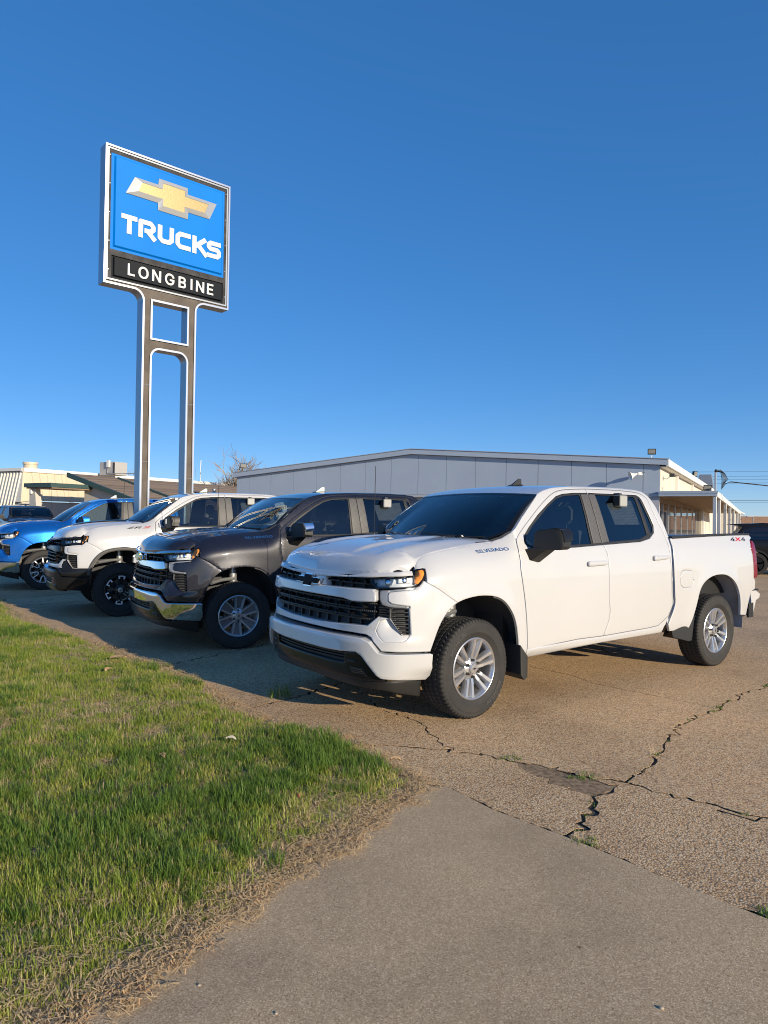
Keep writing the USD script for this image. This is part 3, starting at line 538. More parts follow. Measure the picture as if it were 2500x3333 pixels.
    g['hook'] = panel(poly((.56, .505), (.64, .51), (.665, .49), (.56, .486)), surf, .012, .04, .004, .03)
    g['upbar'] = panel(sym(UPBAR), surf, .022, .09, .005, .03, .02, 25); g['midbar'] = panel(sym(MIDBAR), surf, .034, .10, .006, .03, .02, 25)
    back = sym(poly((0, .70), (1.1, .70), (1.12, 1.06), (.78, 1.07), (.76, 1.19), (0, 1.155)))
    g['grille_back'] = panel(back, surf, -.085, 0, 0, .07)
    bars = [sym(poly((0, z - .007), (.80, z - .007), (.80, z + .007), (0, z + .007))) for z in (.945, .885, .825)]
    g['grille_bars'] = [panel(b, surf, -.028, .05, .003, .06) for b in bars] + [panel(sym(poly((0, 1.082), (.72, 1.082), (.72, 1.094), (0, 1.094))), surf, -.03, .05, .003, .06)]
    ribs = unary_union([sbox(c - .008, .762 + .012 * (abs(c) > .5) + .06 * (abs(c) > .74), c + .008, 1.12) for c in np.arange(-.77, .78, .14)])
    g['grille_ribs'] = panel(ribs, surf, -.045, .03, .002, .06)
    g['tabs'] = [tabs_row(.905, .70, .155, .15, .022, -.008), tabs_row(.842, .62, .155, .15, .022, -.008), tabs_row(1.092, .62, .155, .13, .018, -.008)]
    g['tabs_z'] = [tabs_row(z, .7, .1, .085, .026, .012) for z in (.935, .885, .835, .785)] + [tabs_row(1.09, .62, .155, .13, .018, -.008)]
    g['vent'] = panel(VENT, surf, -.05, 0, 0, .05)
    g['vent_slats'] = panel(unary_union([VENT.intersection(sbox(.93, z, 1.1, z + .010)) for z in np.arange(.735, .91, .029)] + [VENT.intersection(sbox(.826, z, .918, z + .008)) for z in np.arange(.862, .92, .018)]), surf, -.012, .035, .003, .03)
    g['vent_fin'] = panel(Polygon(OUT['vent1']), surf, .004, .03, .002, .02)
    g['hl_house'] = panel(HL.buffer(.001), surf, -.045, 0, 0, .04); g['hl_rim'] = panel(HL.difference(HL.buffer(-.009)), surf, -.002, .045, .002, .03)
    g['hl_lens'] = panel(HL.buffer(-.004), surf, .001, 0, .0, .04)
    g['hl_in'] = [panel(rounded(Polygon(OUT[k]), .006), surf, -.022, .03, .006, .02) for k in ('hl_in1', 'hl_in2')]
    g['hl_proj'] = G(cat_(*[trimesh.Trimesh(*(lambda q: (q.v, q.f))(panel(Point(c, z).buffer(r), surf, -.012, .02, .006, .02)), process=False) for c, z, r in ((.89, 1.113, .026), (1.055, 1.13, .024))]), 40)
    g['amber'] = panel(rounded(Polygon(OUT['amber']), .008), surf, -.006, .03, .006, .02)
    g['drl'] = panel(DRL, surf, -.008, .04, .006, .025)
    bz = Polygon([(-.235, 1.05), (.235, 1.05), (.20, 1.118), (-.20, 1.118)]); g['emblem_bezel'] = panel(bz, surf, .012, .05, .004, .04)
    bo, bi = affinity.translate(bowtie_poly(.38, .105), 0, 1.078), affinity.translate(bowtie_poly(.345, .086), 0, 1.078)
    g['emblem_edge'] = panel(bo.difference(bi), surf, .055, .03, .006, .03); g['emblem'] = panel(bi, surf, .062, .02, .003, .03)
    g['handle_f'] = panel(rounded(Polygon(OUT['hF']), .012), surf, .035, .028, .01, .03); g['handle_r'] = panel(rounded(Polygon(OUT['hR']), .012), surf, .035, .028, .01, .03)
    g['cup_f'] = panel(Point(3.245, 1.208).buffer(.042), surf, .0016, .003, .001, .02); g['cup_r'] = panel(Point(4.315, 1.236).buffer(.042), surf, .0016, .003, .001, .02)
    # mirror
    mh = [(-.635, 1.03, 1.375), (-.625, 1.05, 1.49), (-.64, 1.09, 1.522), (-.66, 1.23, 1.53), (-.68, 1.275, 1.518), (-.70, 1.295, 1.46), (-.70, 1.295, 1.385), (-.68, 1.275, 1.355), (-.64, 1.05, 1.345), (-.83, 1.06, 1.37), (-.80, 1.06, 1.515), (-.81, 1.265, 1.525), (-.81, 1.29, 1.49), (-.81, 1.29, 1.375), (-.80, 1.26, 1.355)]
    g['mirror_housing'] = G(trimesh.convex.convex_hull(np.array(mh)), 25)
    cap = [(-.658, 1.175, 1.53), (-.668, 1.24, 1.537), (-.69, 1.288, 1.52), (-.71, 1.305, 1.46), (-.71, 1.305, 1.42), (-.668, 1.18, 1.41), (-.815, 1.19, 1.535), (-.815, 1.27, 1.533), (-.818, 1.303, 1.49), (-.818, 1.303, 1.43), (-.81, 1.19, 1.42)]
    g['mirror_cap'] = G(trimesh.convex.convex_hull(np.array(cap)), 25)
    g['mirror_glass'] = G(rbx(-.822, -.812, 1.075, 1.27, 1.375, 1.51, .004))
    g['mirror_arm'] = G(hull([(-.575, .955, 1.345), (-.66, .96, 1.36), (-.80, .97, 1.345), (-.745, .985, 1.235), (-.62, .985, 1.255), (-.645, 1.10, 1.37), (-.80, 1.12, 1.37), (-.66, 1.14, 1.35), (-.79, 1.14, 1.35), (-.735, 1.02, 1.24), (-.64, 1.02, 1.26)]), 25)
    g['mirror_lamp'] = G(rbx(-.632, -.622, 1.17, 1.20, 1.41, 1.49, .004))
    # bed
    L = surf(np.array([4.63, 5.43, 6.36]), np.array([1.43, 1.453, 1.464])); rail = []
    for p, q in zip(L[:-1], L[1:]): rail.append(hull([(c[0], c[1] - dy, c[2] + dz) for c in (p, q) for dy in (-.004, .095) for dz in (-.004, .02)]))
    g['rail'] = G(cat_(*rail), 20)
    g['bed_tub'] = G(cat_(bx(-4.62, -2.90, -.80, .80, .78, .80), bx(-4.62, -2.90, .80, .82, .78, 1.44), bx(-4.62, -2.90, -.82, -.80, .78, 1.44), bx(-2.90, -2.88, -.84, .84, .5, 1.455)))
    g['tailgate'] = G(rbx(-4.72, -4.64, -.80, .80, .80, 1.445, .012), 30)
    g['bumper_rear'] = G(cat_(plane_map(ext(Polygon([(-4.52, .80), (-4.66, .80), (-4.76, .755), (-4.745, .71), (-4.665, .685), (-4.59, .52), (-4.52, .51), (-4.55, .68)]), 1.97), (0, .985, 0), (1, 0, 0), (0, 0, 1), (0, -1, 0))), 30)
    g['bumper_pad'] = G(cat_(rbx(-4.765, -4.54, -.97, .97, .797, .815, .006)), 30)
    g['bumper_end'] = G(bx(-4.58, -4.47, .97, .995, .49, .66))
    g['hitch_step'] = G(cat_(hull([(-4.60, y, .56) for y in (.35, .82)] + [(-4.93, y, .545) for y in (.42, .80)] + [(-4.93, y, .49) for y in (.42, .80)] + [(-4.58, y, .45) for y in (.35, .82)])), 20)
    # inside and beneath
    g['tub'] = G(cat_(bx(-2.78, -.55, -.87, .87, .55, .58), bx(-2.78, -.55, .87, .885, .55, 1.36), bx(-2.78, -.55, -.885, -.87, .55, 1.36), bx(-.56, -.50, -.85, .85, .55, 1.34), bx(-2.80, -2.74, -.85, .85, .55, 1.40)))
    g['dash'] = G(cat_(rbx(-1.0, -.50, -.86, .86, 1.12, 1.36, .05), rbx(-.72, -.36, -.82, .82, 1.33, 1.40, .02), rbx(-1.75, -.95, -.14, .14, .6, 1.02, .03)), 30)
    def seat(x, y, w):
        return G(cat_(rbx(x - .02, x + .50, y - w / 2, y + w / 2, .82, .97, .05), hull([(x + dx, y + sy * w / 2 * k, z) for dx, z, k in ((.08, .95, 1), (-.10, .95, 1), (-.16, 1.52, .85), (-.27, 1.50, .85)) for sy in (-1, 1)]), rbx(x - .28, x - .17, y - .13, y + .13, 1.57, 1.75, .04), rbx(x - .225, x - .215, y - .07, y + .07, 1.5, 1.6, .003)), 30)
    g['seats'] = [seat(-1.55, .40, .52), seat(-1.55, -.40, .52), seat(-2.45, .0, 1.35)]
    ww = trimesh.creation.torus(.185, .016, 32, 10); ww.apply_transform(trimesh.transformations.rotation_matrix(math.radians(65), [0, 1, 0])); ww.apply_translation([-1.10, .40, 1.24])
    g['steer'] = G(cat_(ww, tube([(-1.10, .4, 1.24), (-.85, .4, 1.15)], .03, 10), rbx(-1.12, -1.08, .23, .57, 1.23, 1.26, .008)), 30)
    g['rear_mirror'] = G(rbx(-.90, -.86, -.12, .12, 1.66, 1.73, .01))
    g['headliner'] = panel(ROOFP.buffer(-.06), roof_fn, -.035, 0, 0, .12)
    rw = sbox(-.70, 1.42, .70, 1.82)
    wallf = lambda y, z, o: np.stack([-2.80 + .17 * np.clip((z - 1.42) / .5, 0, 1) - o, -y, z], -1)
    g['back_wall'] = panel(Polygon([(-.98, .55), (.98, .55), (.95, 1.40), (.74, 1.915), (-.74, 1.915), (-.95, 1.40)]).difference(rw), wallf, 0, .03, .004, .1)
    g['rear_glass'] = panel(rw, wallf, -.006, 0, 0, .1)
    ub = [bx(-4.5, .75, -.42, .42, .40, .56), bx(-2.78, -.52, -.93, .93, .48, .56), bx(-4.55, .85, .40, .50, .34, .50), bx(-4.55, .85, -.50, -.40, .34, .50), bx(.40, .66, -.70, .70, .42, 1.12), bx(-.52, -.46, -.85, .85, .5, 1.30), bx(-2.95, -2.80, -.86, .86, .5, .8), bx(-4.62, -2.9, -.55, .55, .6, .78)]
    ub += [tube([(0, -.8, .38), (0, .8, .38)], .045, 10), tube([(-3.745, -.8, .40), (-3.745, .8, .40)], .06, 10), rbx(-3.9, -3.6, -.16, .16, .26, .54, .06)]
    g['chassis'] = G(cat_(*ub))
    g['well_f'] = G(cat_(ring(-.02, .43, .565, .50, .985, 14, 185), disc(-.02, .43, .57, .50)))
    g['well_r'] = G(cat_(ring(-3.76, .46, .575, .55, .985, -8, 188), disc(-3.76, .46, .58, .55)), 40)
    g['well_strut'] = G(cat_(hull([(-3.93, .60, 1.0), (-4.02, .60, 1.0), (-3.98, .62, .74), (-4.03, .62, .74), (-3.95, .56, 1.0), (-4.02, .56, .74)]), bx(-4.25, -3.72, .555, .575, .62, .80)))
    g['arm_f'] = G(cat_(tube([(.34, .93, .80), (.18, .80, .82), (-.02, .72, .83)], .022, 8), tube([(-.02, .66, .45), (-.02, .66, .98)], .05, 10)), 40)
    g['flap_f'] = G(hull([(-.475, y, z) for y in (.78, 1.045) for z in (.55,)] + [(-.50, 1.045, .52), (-.56, 1.05, .45), (-.56, 1.05, .275), (-.52, 1.05, .255), (-.56, .78, .27), (-.52, .78, .26), (-.49, 1.04, .30), (-.49, .78, .30)]), 20)
    g['flap_r'] = G(hull([(-3.22, .76, .60), (-3.27, 1.0, .60), (-3.20, 1.01, .34), (-3.14, 1.01, .335), (-2.87, .99, .40), (-2.85, .985, .47), (-3.1, 1.0, .455), (-3.15, .76, .34), (-3.05, .76, .36)]), 20)
    # small things
    fin = hull([(-1.40, -.028, 0), (-1.40, .028, 0), (-1.64, -.038, 0), (-1.64, .038, 0), (-1.45, 0, .02), (-1.6, -.02, .025), (-1.6, .02, .025)]); fin2 = hull([(-1.46, -.014, .015), (-1.46, .014, .015), (-1.60, -.012, .02), (-1.60, .012, .02), (-1.565, -.005, .085), (-1.60, -.005, .085), (-1.565, .005, .085), (-1.60, .005, .085)])
    zr = float(roof_fn(-1.5, 0)[2]) - .004
    for m in (fin, fin2): m.apply_translation([0, 0, zr])
    g['fin_base'] = G(fin, 30); g['fin'] = G(fin2, 30)
    g['mast'] = G(cat_(tube([(-.30, -.835, 1.40), (-.31, -.84, 1.44)], .012, 8), tube([(-.31, -.84, 1.43), (-.32, -.845, 2.14)], .0035, 6)))
    wp = []
    for y0, y1 in ((.70, .02), (-.10, -.72)):
        q = ws_fn(np.linspace(y0 / .89, y1 / .89, 9), np.linspace(.02, .075, 9), .018); wp.append(tube(q, .009, 6))
    g['wiper'] = [G(w) for w in wp]
    def on_side(s0, z0, rise=0.): return lambda x, y, z: surf(s0 + x, z0 + y + rise * x, .001 + z)
    g['t_silverado'] = G(text_on('SILVERADO', .0235, 1.92, on_side(1.80, 1.322, .062), depth=.005))
    g['t_zr'] = G(text_on('ZR', .027, 4.6, on_side(1.80, 1.322, .05), italic=1.6, depth=.004)); g['t_2'] = G(text_on('2', .027, 5.0, on_side(2.035, 1.334, .05), italic=1.6, depth=.004))
    g['t_4'] = [G(text_on('4', .040, 3.3, on_side(x, 1.396, .0), italic=.5, depth=.003)) for x in (5.825, 6.085)]; g['t_x'] = G(text_on('X', .040, 3.6, on_side(5.945, 1.396, 0.), italic=.5, depth=.0035))
    g['t_duramax'] = G(text_on('DURAMAX', .022, 1.6, lambda x, y, z: hood_fn(-.02 - x, .56 - y * .0 + .10 * x * 0, .002 + y + z), depth=.004))
    g['sticker'] = panel(Polygon([(3.69, 1.775), (4.123, 1.822), (4.148, 1.571), (3.731, 1.568)]), surf, -.022, 0, 0, .1)
    g['permit'] = panel(sbox(-.42, .70, -.26, .78), ws_fn, -.014, 0, 0, .1)
    AF = [(s, z) for s, z in ARCHF]; fl = LineString([(1.285, .60)] + AF + [(2.225, .50)]).buffer(.055, cap_style=2)
    fl = fl.difference(Polygon([(1.285, .3)] + [(1.285, .60)] + AF + [(2.225, .50), (2.225, .3)]).buffer(.004)).intersection(sbox(1.0, .57, 2.33, 1.2))
    g['flare_f'] = panel(fl, surf, .028, .05, .012, .03)
    fr = LineString(ARCHR).buffer(.055, cap_style=2).difference(Polygon(ARCHR).buffer(.004)).intersection(sbox(4, .55, 7, 1.2)); g['flare_r'] = panel(fr, surf, .028, .05, .012, .03)
    hi = Polygon([(.60, 0), (.58, .22), (-.18, .30), (-.2, 0)]); hi = unary_union([hi.buffer(.001), affinity.scale(hi.buffer(.001), 1, -1, origin=(0, 0))])
    g['hood_insert'] = panel(hi, hood_fn, .016, .03, .006, .05)
    return g
TG = prep()
WHEELS = {}
def R_z(a): c, s = math.cos(a), math.sin(a); return np.array([[c, -s, 0], [s, c, 0], [0, 0, 1.]])
def truck(label, group, m, paint, bar, bump, mirror, handle, wheel, badge, steer=0., lift=0., kind='street', fin='black_plastic', slim=False, dlo='black_plastic', pillar='pillar_trim', extras=()):
    g = TG; t = thing('pickup_truck', label, 'pickup truck', group, m=m); up = np.array([0, 0, lift]); I3 = np.eye(3)
    def add(parent, name, geom, mt, lab=None): return put(parent, name, geom.moved(I3, up) if lift else geom, mt, lab)
    def both(name, geom, mt, parent=None):
        return [add(parent or t, name, q, mt) for q in (geom, geom.mirror())]
    add(t, 'hood', g['hood'], paint); add(t, 'cab_roof', g['roof'], paint)
    w = add(t, 'windshield', g['windshield'], 'windshield_glass'); add(w, 'seal', g['windshield_seal'], 'gloss_black'); add(t, 'cowl', g['cowl'], 'black_plastic')
    for q in g['wiper']: add(t, 'wiper', q, 'black_plastic')
    both('cab_frame', g['shell'], paint); bw = add(t, 'cab_back_wall', g['back_wall'], paint); add(bw, 'rear_glass', g['rear_glass'], 'privacy_glass')
    for nm, k, sd in (('front_door', 'f', 'front_door'), ('rear_door', 'r', 'rear_door')):
        for side in (0, 1):
            q = (lambda x: x.mirror()) if side else (lambda x: x)
            d = add(t, nm, q(g[sd]), paint)
            add(d, 'handle_cup', q(g['cup_' + k]), paint); add(d, 'door_handle', q(g['handle_' + k]), handle); add(d, 'window_trim', q(g['window_trim_' + k]), dlo); add(d, 'pillar_trim', q(g['app_' + k]), pillar)
            add(d, 'window_glass', q(g['glass_' + k]), 'window_glass' if k == 'f' else 'privacy_glass')
            if k == 'r': add(d, 'quarter_glass', q(g['glass_q']), 'privacy_glass')
            if k == 'f':
                mi = add(t, 'side_mirror', q(g['mirror_housing']), 'black_plastic'); add(mi, 'mirror_cap', q(g['mirror_cap']), mirror); add(mi, 'mirror_arm', q(g['mirror_arm']), 'black_plastic'); add(mi, 'mirror_glass', q(g['mirror_glass']), 'chrome')
                if 'mirror_lamp' in extras: add(mi, 'side_lamp', q(g['mirror_lamp']), 'lamp_reflector')
            elif 'sticker' in extras and side == 0: add(d, 'price_sticker', g['sticker'], 'sticker_paper', 'printed white price sheet behind the rear door glass')
    both('door_seals', g['seal'], 'interior_dark'); both('rocker_panel', g['rocker'], paint)
    for side in (0, 1):
        q = (lambda x: x.mirror()) if side else (lambda x: x)
        f = add(t, 'fender', q(g['fender']), paint)
        if side == 0:
            if badge == 'silverado': add(f, 'badge', g['t_silverado'], 'chrome', 'chrome SILVERADO lettering')
            if badge == 'zr2': add(f, 'badge', g['t_zr'], 'badge_dark', 'dark ZR lettering'); add(f, 'badge', g['t_2'], 'badge_red', 'red figure 2')
        if 'flare' in extras: add(f, 'fender_flare', q(g['flare_f']), 'grey_plastic')
        b = add(t, 'bed_side', q(g['bed_side']), paint); fd = add(b, 'fuel_door', q(g['fuel']), paint) if side == 0 else None
        if fd: add(b, 'fuel_door_knob', g['fuel_knob'], paint)
        add(b, 'bed_rail', q(g['rail']), 'black_plastic'); add(t, 'tail_light', q(g['tail']), 'red_plastic')
        if 'flare' in extras: add(b, 'fender_flare', q(g['flare_r']), 'grey_plastic')
        if side == 0 and '4x4' in extras:
            for z in g['t_4']: add(b, 'decal', z, 'badge_dark', 'grey figure 4 of the 4X4 decal')
            add(b, 'decal', g['t_x'], 'badge_red', 'red X of the 4X4 decal')
        add(t, 'wheel_well', q(g['well_f']), 'interior_dark'); wr = add(t, 'wheel_well', q(g['well_r']), 'well_grey'); add(wr, 'strut', q(g['well_strut']), 'well_grey'); add(t, 'suspension_arm', q(g['arm_f']), 'grey_alloy')
        if 'flaps' in extras: add(t, 'mud_flap', q(g['flap_f']), 'black_plastic'); add(t, 'mud_flap', q(g['flap_r']), 'black_plastic')
        h = add(t, 'headlight', q(g['hl_rim']), 'gloss_black'); add(h, 'housing', q(g['hl_house']), 'lamp_housing' if 'dark_lamps' not in extras else 'gloss_black'); 
        for z in g['hl_in']: add(h, 'reflector', q(z), 'lamp_reflector' if 'dark_lamps' not in extras else 'lamp_housing')
        add(h, 'projector', q(g['hl_proj']), 'chrome'); add(h, 'turn_signal', q(g['amber']), 'amber_plastic'); add(h, 'lens', q(g['hl_lens']), 'lens_clear')
        add(t, 'light_guide', q(g['drl']), 'light_guide' if 'dark_lamps' not in extras else 'lamp_housing')
        v = add(t, 'air_vent', q(g['vent']), 'interior_dark'); add(v, 'vent_slats', q(g['vent_slats']), 'black_plastic'); add(v, 'vent_fin', q(g['vent_fin']), 'grey_plastic')
        add(t, 'bumper_corner', q(g['facet']), paint if 'zr2' not in extras else 'gloss_black')
    add(t, 'bed', g['bed_tub'], 'black_plastic'); add(t, 'tailgate', g['tailgate'], paint)
    rb = add(t, 'rear_bumper', g['bumper_rear'], bump if bump != 'gloss_black' else 'black_plastic'); add(rb, 'step_pad', g['bumper_pad'], 'black_plastic'); both('end_cap', g['bumper_end'], 'black_plastic', rb); add(rb, 'hitch_step', g['hitch_step'], 'black_plastic')
    if 'zr2' in extras:
        add(t, 'front_fascia', g['fascia_hi'], paint); add(t, 'bumper_cap', g['fascia_lo'], 'gloss_black')
    else: add(t, 'front_fascia', g['fascia'], paint)
    fb = add(t, 'front_bumper', g['bumper'], bump); va = add(t, 'lower_grille', g['valance'], 'gloss_black'); add(va, 'intake', g['slot'], 'interior_dark'); add(va, 'intake_bars', g['slot_bars'], 'black_plastic')
    both('fog_lamp', g['fog'], 'gloss_black', va); both('fog_lamp_slats', g['fog_slats'], 'dark_steel', va); both('tow_hook', g['hook'], 'black_plastic' if 'zr2' not in extras else 'badge_red', va)
    if 'zr2' not in extras: add(t, 'air_dam', g['airdam'], 'black_plastic')
    gr = add(t, 'grille', g['grille_back'], 'interior_dark')
    for z in g['grille_bars']: add(gr, 'grille_bar', z, 'black_plastic')
    add(gr, 'grille_ribs', g['grille_ribs'], 'black_plastic')
    for z in g['tabs_z' if 'zr2' in extras else 'tabs']: add(gr, 'grille_tabs', z, 'gloss_black')
    add(t, 'grille_upper_bar', g['upbar'], bar); add(t, 'grille_middle_bar', g['midbar'], bar); 
    em = add(t, 'front_emblem', g['emblem'], 'gold' if bar == 'chrome' else 'emblem_black', 'bow tie emblem'); add(em, 'emblem_edge', g['emblem_edge'], 'chrome' if 'zr2' not in extras else 'gloss_black'); add(em, 'emblem_bezel', g['emblem_bezel'], bar)
    cb = add(t, 'cabin', g['tub'], 'interior_dark'); add(cb, 'dashboard', g['dash'], 'interior_dark'); add(cb, 'steering_wheel', g['steer'], 'interior_dark'); add(cb, 'headliner', g['headliner'], 'seat_cloth'); add(cb, 'inside_mirror', g['rear_mirror'], 'interior_dark')
    for z in g['seats']: add(cb, 'seat', z, 'seat_cloth')
    add(t, 'chassis', g['chassis'], 'dark_steel')
    an = add(t, 'roof_antenna', g['fin_base'], 'black_plastic'); add(an, 'antenna_fin', g['fin'], fin); add(t, 'mast_antenna', g['mast'], 'black_plastic')
    if 'duramax' in extras: add(t, 'hood_badge', g['t_duramax'], 'chrome', 'small chrome DURAMAX lettering')
    if 'hood_insert' in extras: add(t, 'hood_insert', g['hood_insert'], 'gloss_black')
    if 'permit' in extras: add(t, 'windshield_sticker', g['permit'], 'paper')
    if wheel not in WHEELS: WHEELS[wheel] = wheel_parts(wheel)
    parts, R = WHEELS[wheel]
    for x, sy in ((0, 1), (0, -1), (-3.745, 1), (-3.745, -1)):
        wp = unique(t, 'wheel'); UsdGeom.Xform.Define(stage, wp)
        Rm = R_z((steer if x == 0 else 0) + (math.pi if sy < 0 else 0)); Rm = Rm @ np.array([[math.cos(x * 3), 0, math.sin(x * 3)], [0, 1, 0], [-math.sin(x * 3), 0, math.cos(x * 3)]])
        for nm, q, mt in parts: put(wp, nm, q.moved(Rm, np.array([x, sy * .868, R - .006])), mt)
    return t
AX_A = .642
def truck_m(X, Y, a=AX_A, z=0.):     # row matrix: truck x forward, y left
    return [[-math.cos(a), -math.sin(a), 0, 0], [math.sin(a), -math.cos(a), 0, 0], [0, 0, 1, 0], [X, Y, z, 1]]
D_AX, N_AX = np.array([-math.cos(AX_A), -math.sin(AX_A)]), np.array([math.sin(AX_A), -math.cos(AX_A)]); W0 = np.array([.1552, 6.4865])
def tw(x, y): return W0 + x * D_AX + y * N_AX
def beside(x, y, a):        # matrix of a truck turned to a whose left front wheel stands where the row puts it
    w = tw(x, y) + .985 * N_AX - .985 * np.array([math.sin(a), -math.cos(a)]); return truck_m(w[0], w[1], a)
YAW = (.55, .515, .55)
ROW = 'pickup trucks parked nose out in a row beside the grass'
truck('white pickup with white grille bars, black mirrors and 4X4 decal, nearest of the row', ROW, truck_m(*W0), 'white_paint', 'white_paint', 'white_paint', 'gloss_black', 'white_paint', 'w', 'silverado', math.radians(4), extras=('4x4', 'flaps', 'sticker', 'duramax', 'permit'))
truck('dark charcoal pickup with chrome bumper and chrome mirrors between the two white trucks', ROW, beside(.28, -3.74, YAW[0]), 'dark_paint', 'chrome', 'chrome', 'chrome', 'chrome', 'd', 'silverado', math.radians(-5), fin='paper', pillar='pillar_trim', extras=('sticker', 'permit'))
truck('white off-road pickup with black bumper, grey wheel flares and ZR2 lettering', ROW, beside(.66, -7.21, YAW[1]), 'white_paint', 'gloss_black', 'gloss_black', 'black_plastic', 'white_paint', 'z', 'zr2', math.radians(-3), lift=.05, fin='paper', extras=('zr2', 'flare', 'dark_lamps', 'hood_insert', 'mirror_lamp', 'sticker'))
truck('bright blue pickup with black and silver wheels at the left end of the row', ROW, beside(.83, -11.98, YAW[2]), 'blue_paint', 'chrome', 'chrome', 'blue_paint', 'blue_paint', 'b', 'silverado', math.radians(0), lift=.01, fin='paper')
# ---------------- ground
put('/World', 'ground', trimesh.Trimesh([(-900, -300, -.022), (900, -300, -.022), (900, 1500, -.022), (-900, 1500, -.022)], [(0, 1, 2), (0, 2, 3)], process=False), 'far_ground', 'wide flat dusty ground reaching the horizon', kind='structure')
rng = np.random.default_rng(11)
def jag(pts, amp=.018, step=.05, seed=0):
    r = np.random.default_rng(seed); L = LineString(pts); n = int(L.length / step); out = []
    for i in range(n + 1):
        p = L.interpolate(i / n, normalized=True); out.append((p.x + r.normal(0, amp) * (0 < i < n), p.y + r.normal(0, amp) * (0 < i < n)))
    return out
def crack(pts, w, seed, amp=.018):
    J = jag(pts, amp, .05, seed); r = np.random.default_rng(seed + 50)
    return unary_union([LineString([a, b]).buffer(w * r.uniform(.45, 1.3), quad_segs=1) for a, b in zip(J[:-1], J[1:])])
SLAB = Polygon([(.277, 4.225), (.406, 4.217), (.626, 3.893), (.96, 3.555), (1.153, 3.339), (1.317, 3.134), (1.571, 2.861), (3.2, 1.15), (6, -1.8), (-3.6, -2.0), (-1.45, 1.4), (-.86, 2.36), (-.56, 2.86), (-.24, 3.38), (.03, 3.83)])
GRASS = Polygon([(-14, 21.0), (-9.6, 16.2), (-7.083, 13.095), (-5.372, 10.607), (-4.659, 9.871), (-3.89, 9.102), (-3.362, 8.556), (-2.801, 7.865), (-2.377, 7.502), (-2.037, 7.083), (-1.74, 6.759), (-1.243, 5.88), (-.783, 5.384), (-.418, 5.233), (-.07, 4.83), (.168, 4.366), (.277, 4.225),
                 (.03, 3.83), (-.24, 3.38), (-.56, 2.86), (-.86, 2.36), (-1.45, 1.4), (-2.3, 0), (-14, 0)])
CRA = [(-.084, 4.998), (.086, 4.979), (.5, 4.895), (.839, 4.739), (1.02, 4.609), (1.197, 4.507), (1.321, 4.408), (1.474, 4.374), (1.647, 4.207), (1.856, 4.038), (2.102, 3.837), (3.4, 2.8), (5.5, 1.2)]
CRB = [(1.474, 4.374), (1.594, 4.46), (1.81, 4.711), (1.965, 4.962), (2.232, 5.363), (2.3, 5.553), (2.524, 5.764), (2.865, 6.073), (3.177, 6.413), (3.43, 6.694), (3.826, 7.009), (5.5, 8.3), (9, 11.5)]
CRC = [(1.40, 4.25), (1.222, 4.048), (1.188, 3.914), (1.073, 3.786), (1.02, 3.639), (.93, 3.58)]
CRD = [(.5, 4.895), (.39, 5.214), (.302, 5.58), (.017, 5.915), (-.2, 6.5), (-.207, 7.168), (.3, 8.6), (1.6, 11.0), (3.5, 14)]
CRG = [(-.207, 7.168), (-.403, 6.795), (-.768, 6.267), (-1.10, 5.9)]
CRE = [(-.2, 10.0), (1.0, 8.5), (1.98, 7.313), (2.086, 6.999), (2.458, 6.59), (2.81, 6.227), (2.884, 6.113), (3.12, 6.087), (3.5, 5.9), (5.4, 4.5)]
CRF = [(-7.1, 13.0), (-6.699, 13.521), (-6.355, 14.07), (-6.0, 14.6), (-4.2, 17.2), (0, 23)]; CRH = [(-6.35, 11.9), (-5.943, 12.422), (-5.496, 12.984), (-4.6, 14.2), (-2, 17.8), (1.5, 22)]
CRI = [(-2.3, 7.5), (-1.6, 8.6), (0.2, 11.5), (3, 16)]
SEAM = [(.20, 4.27), (.406, 4.222), (.626, 3.898), (.96, 3.56), (1.153, 3.344), (1.317, 3.14), (1.571, 2.866), (3.2, 1.155)]
CR = [crack(SEAM, .013, 40, .012), crack(CRA, .010, 1), crack(CRB, .010, 2, .022), crack(CRC, .016, 3, .025), crack(CRD, .007, 4), crack(CRE, .005, 5, .008), crack(CRF, .02, 6), crack(CRH, .016, 7), crack(CRG, .013, 8), crack(CRI, .012, 9)]
for i, (a, b) in enumerate((((-6.6, 12.4), (-6.1, 13.3)), ((1.9, 3.9), (2.6, 3.5)), ((2.5, 3.6), (3.2, 2.9)))): CR.append(crack([a, ((a[0] + b[0]) / 2 + .1, (a[1] + b[1]) / 2 + .05), b], .009, 20 + i, .04))
PATCH = Polygon(jag([(.884, 4.70), (1.025, 4.615), (1.345, 4.385), (1.43, 4.30), (1.32, 4.16), (1.214, 4.191), (1.029, 4.376), (.884, 4.70)], .03, .05, 31)[:-1]).buffer(.004)
PATCH = max(getattr(PATCH, 'geoms', [PATCH]), key=lambda q: q.area)
LOT = sbox(-60, -2, 70, 120).difference(unary_union([SLAB.buffer(.008), GRASS, *CR, PATCH.buffer(.004)]))
lot = thing('parking_lot', 'worn tan exposed aggregate concrete lot with cracks', kind='structure')
for g_ in sorted(getattr(LOT, 'geoms', [LOT]), key=lambda q: -q.area):
    if g_.area < .004: continue
    m = trimesh.creation.extrude_polygon(g_.simplify(.001), .002, engine='earcut'); m.apply_translation([0, 0, -.002]); put(lot, 'concrete_section', m, 'aggregate_concrete')
m = trimesh.creation.extrude_polygon(PATCH, .005, engine='earcut'); m.apply_translation([0, 0, -.0085]); pbr('worn_patch', (.13, .082, .045), .9, bump=(150., .5, .004), var=(30., (.36, .25, .145))); put(lot, 'worn_hollow', m, 'worn_patch')
m = ext(unary_union(CR).buffer(.05).intersection(sbox(-9, 2, 9, 16)).simplify(.01), .004); m.apply_translation([0, 0, -.012]); put(lot, 'crack_soil', m, 'soil')
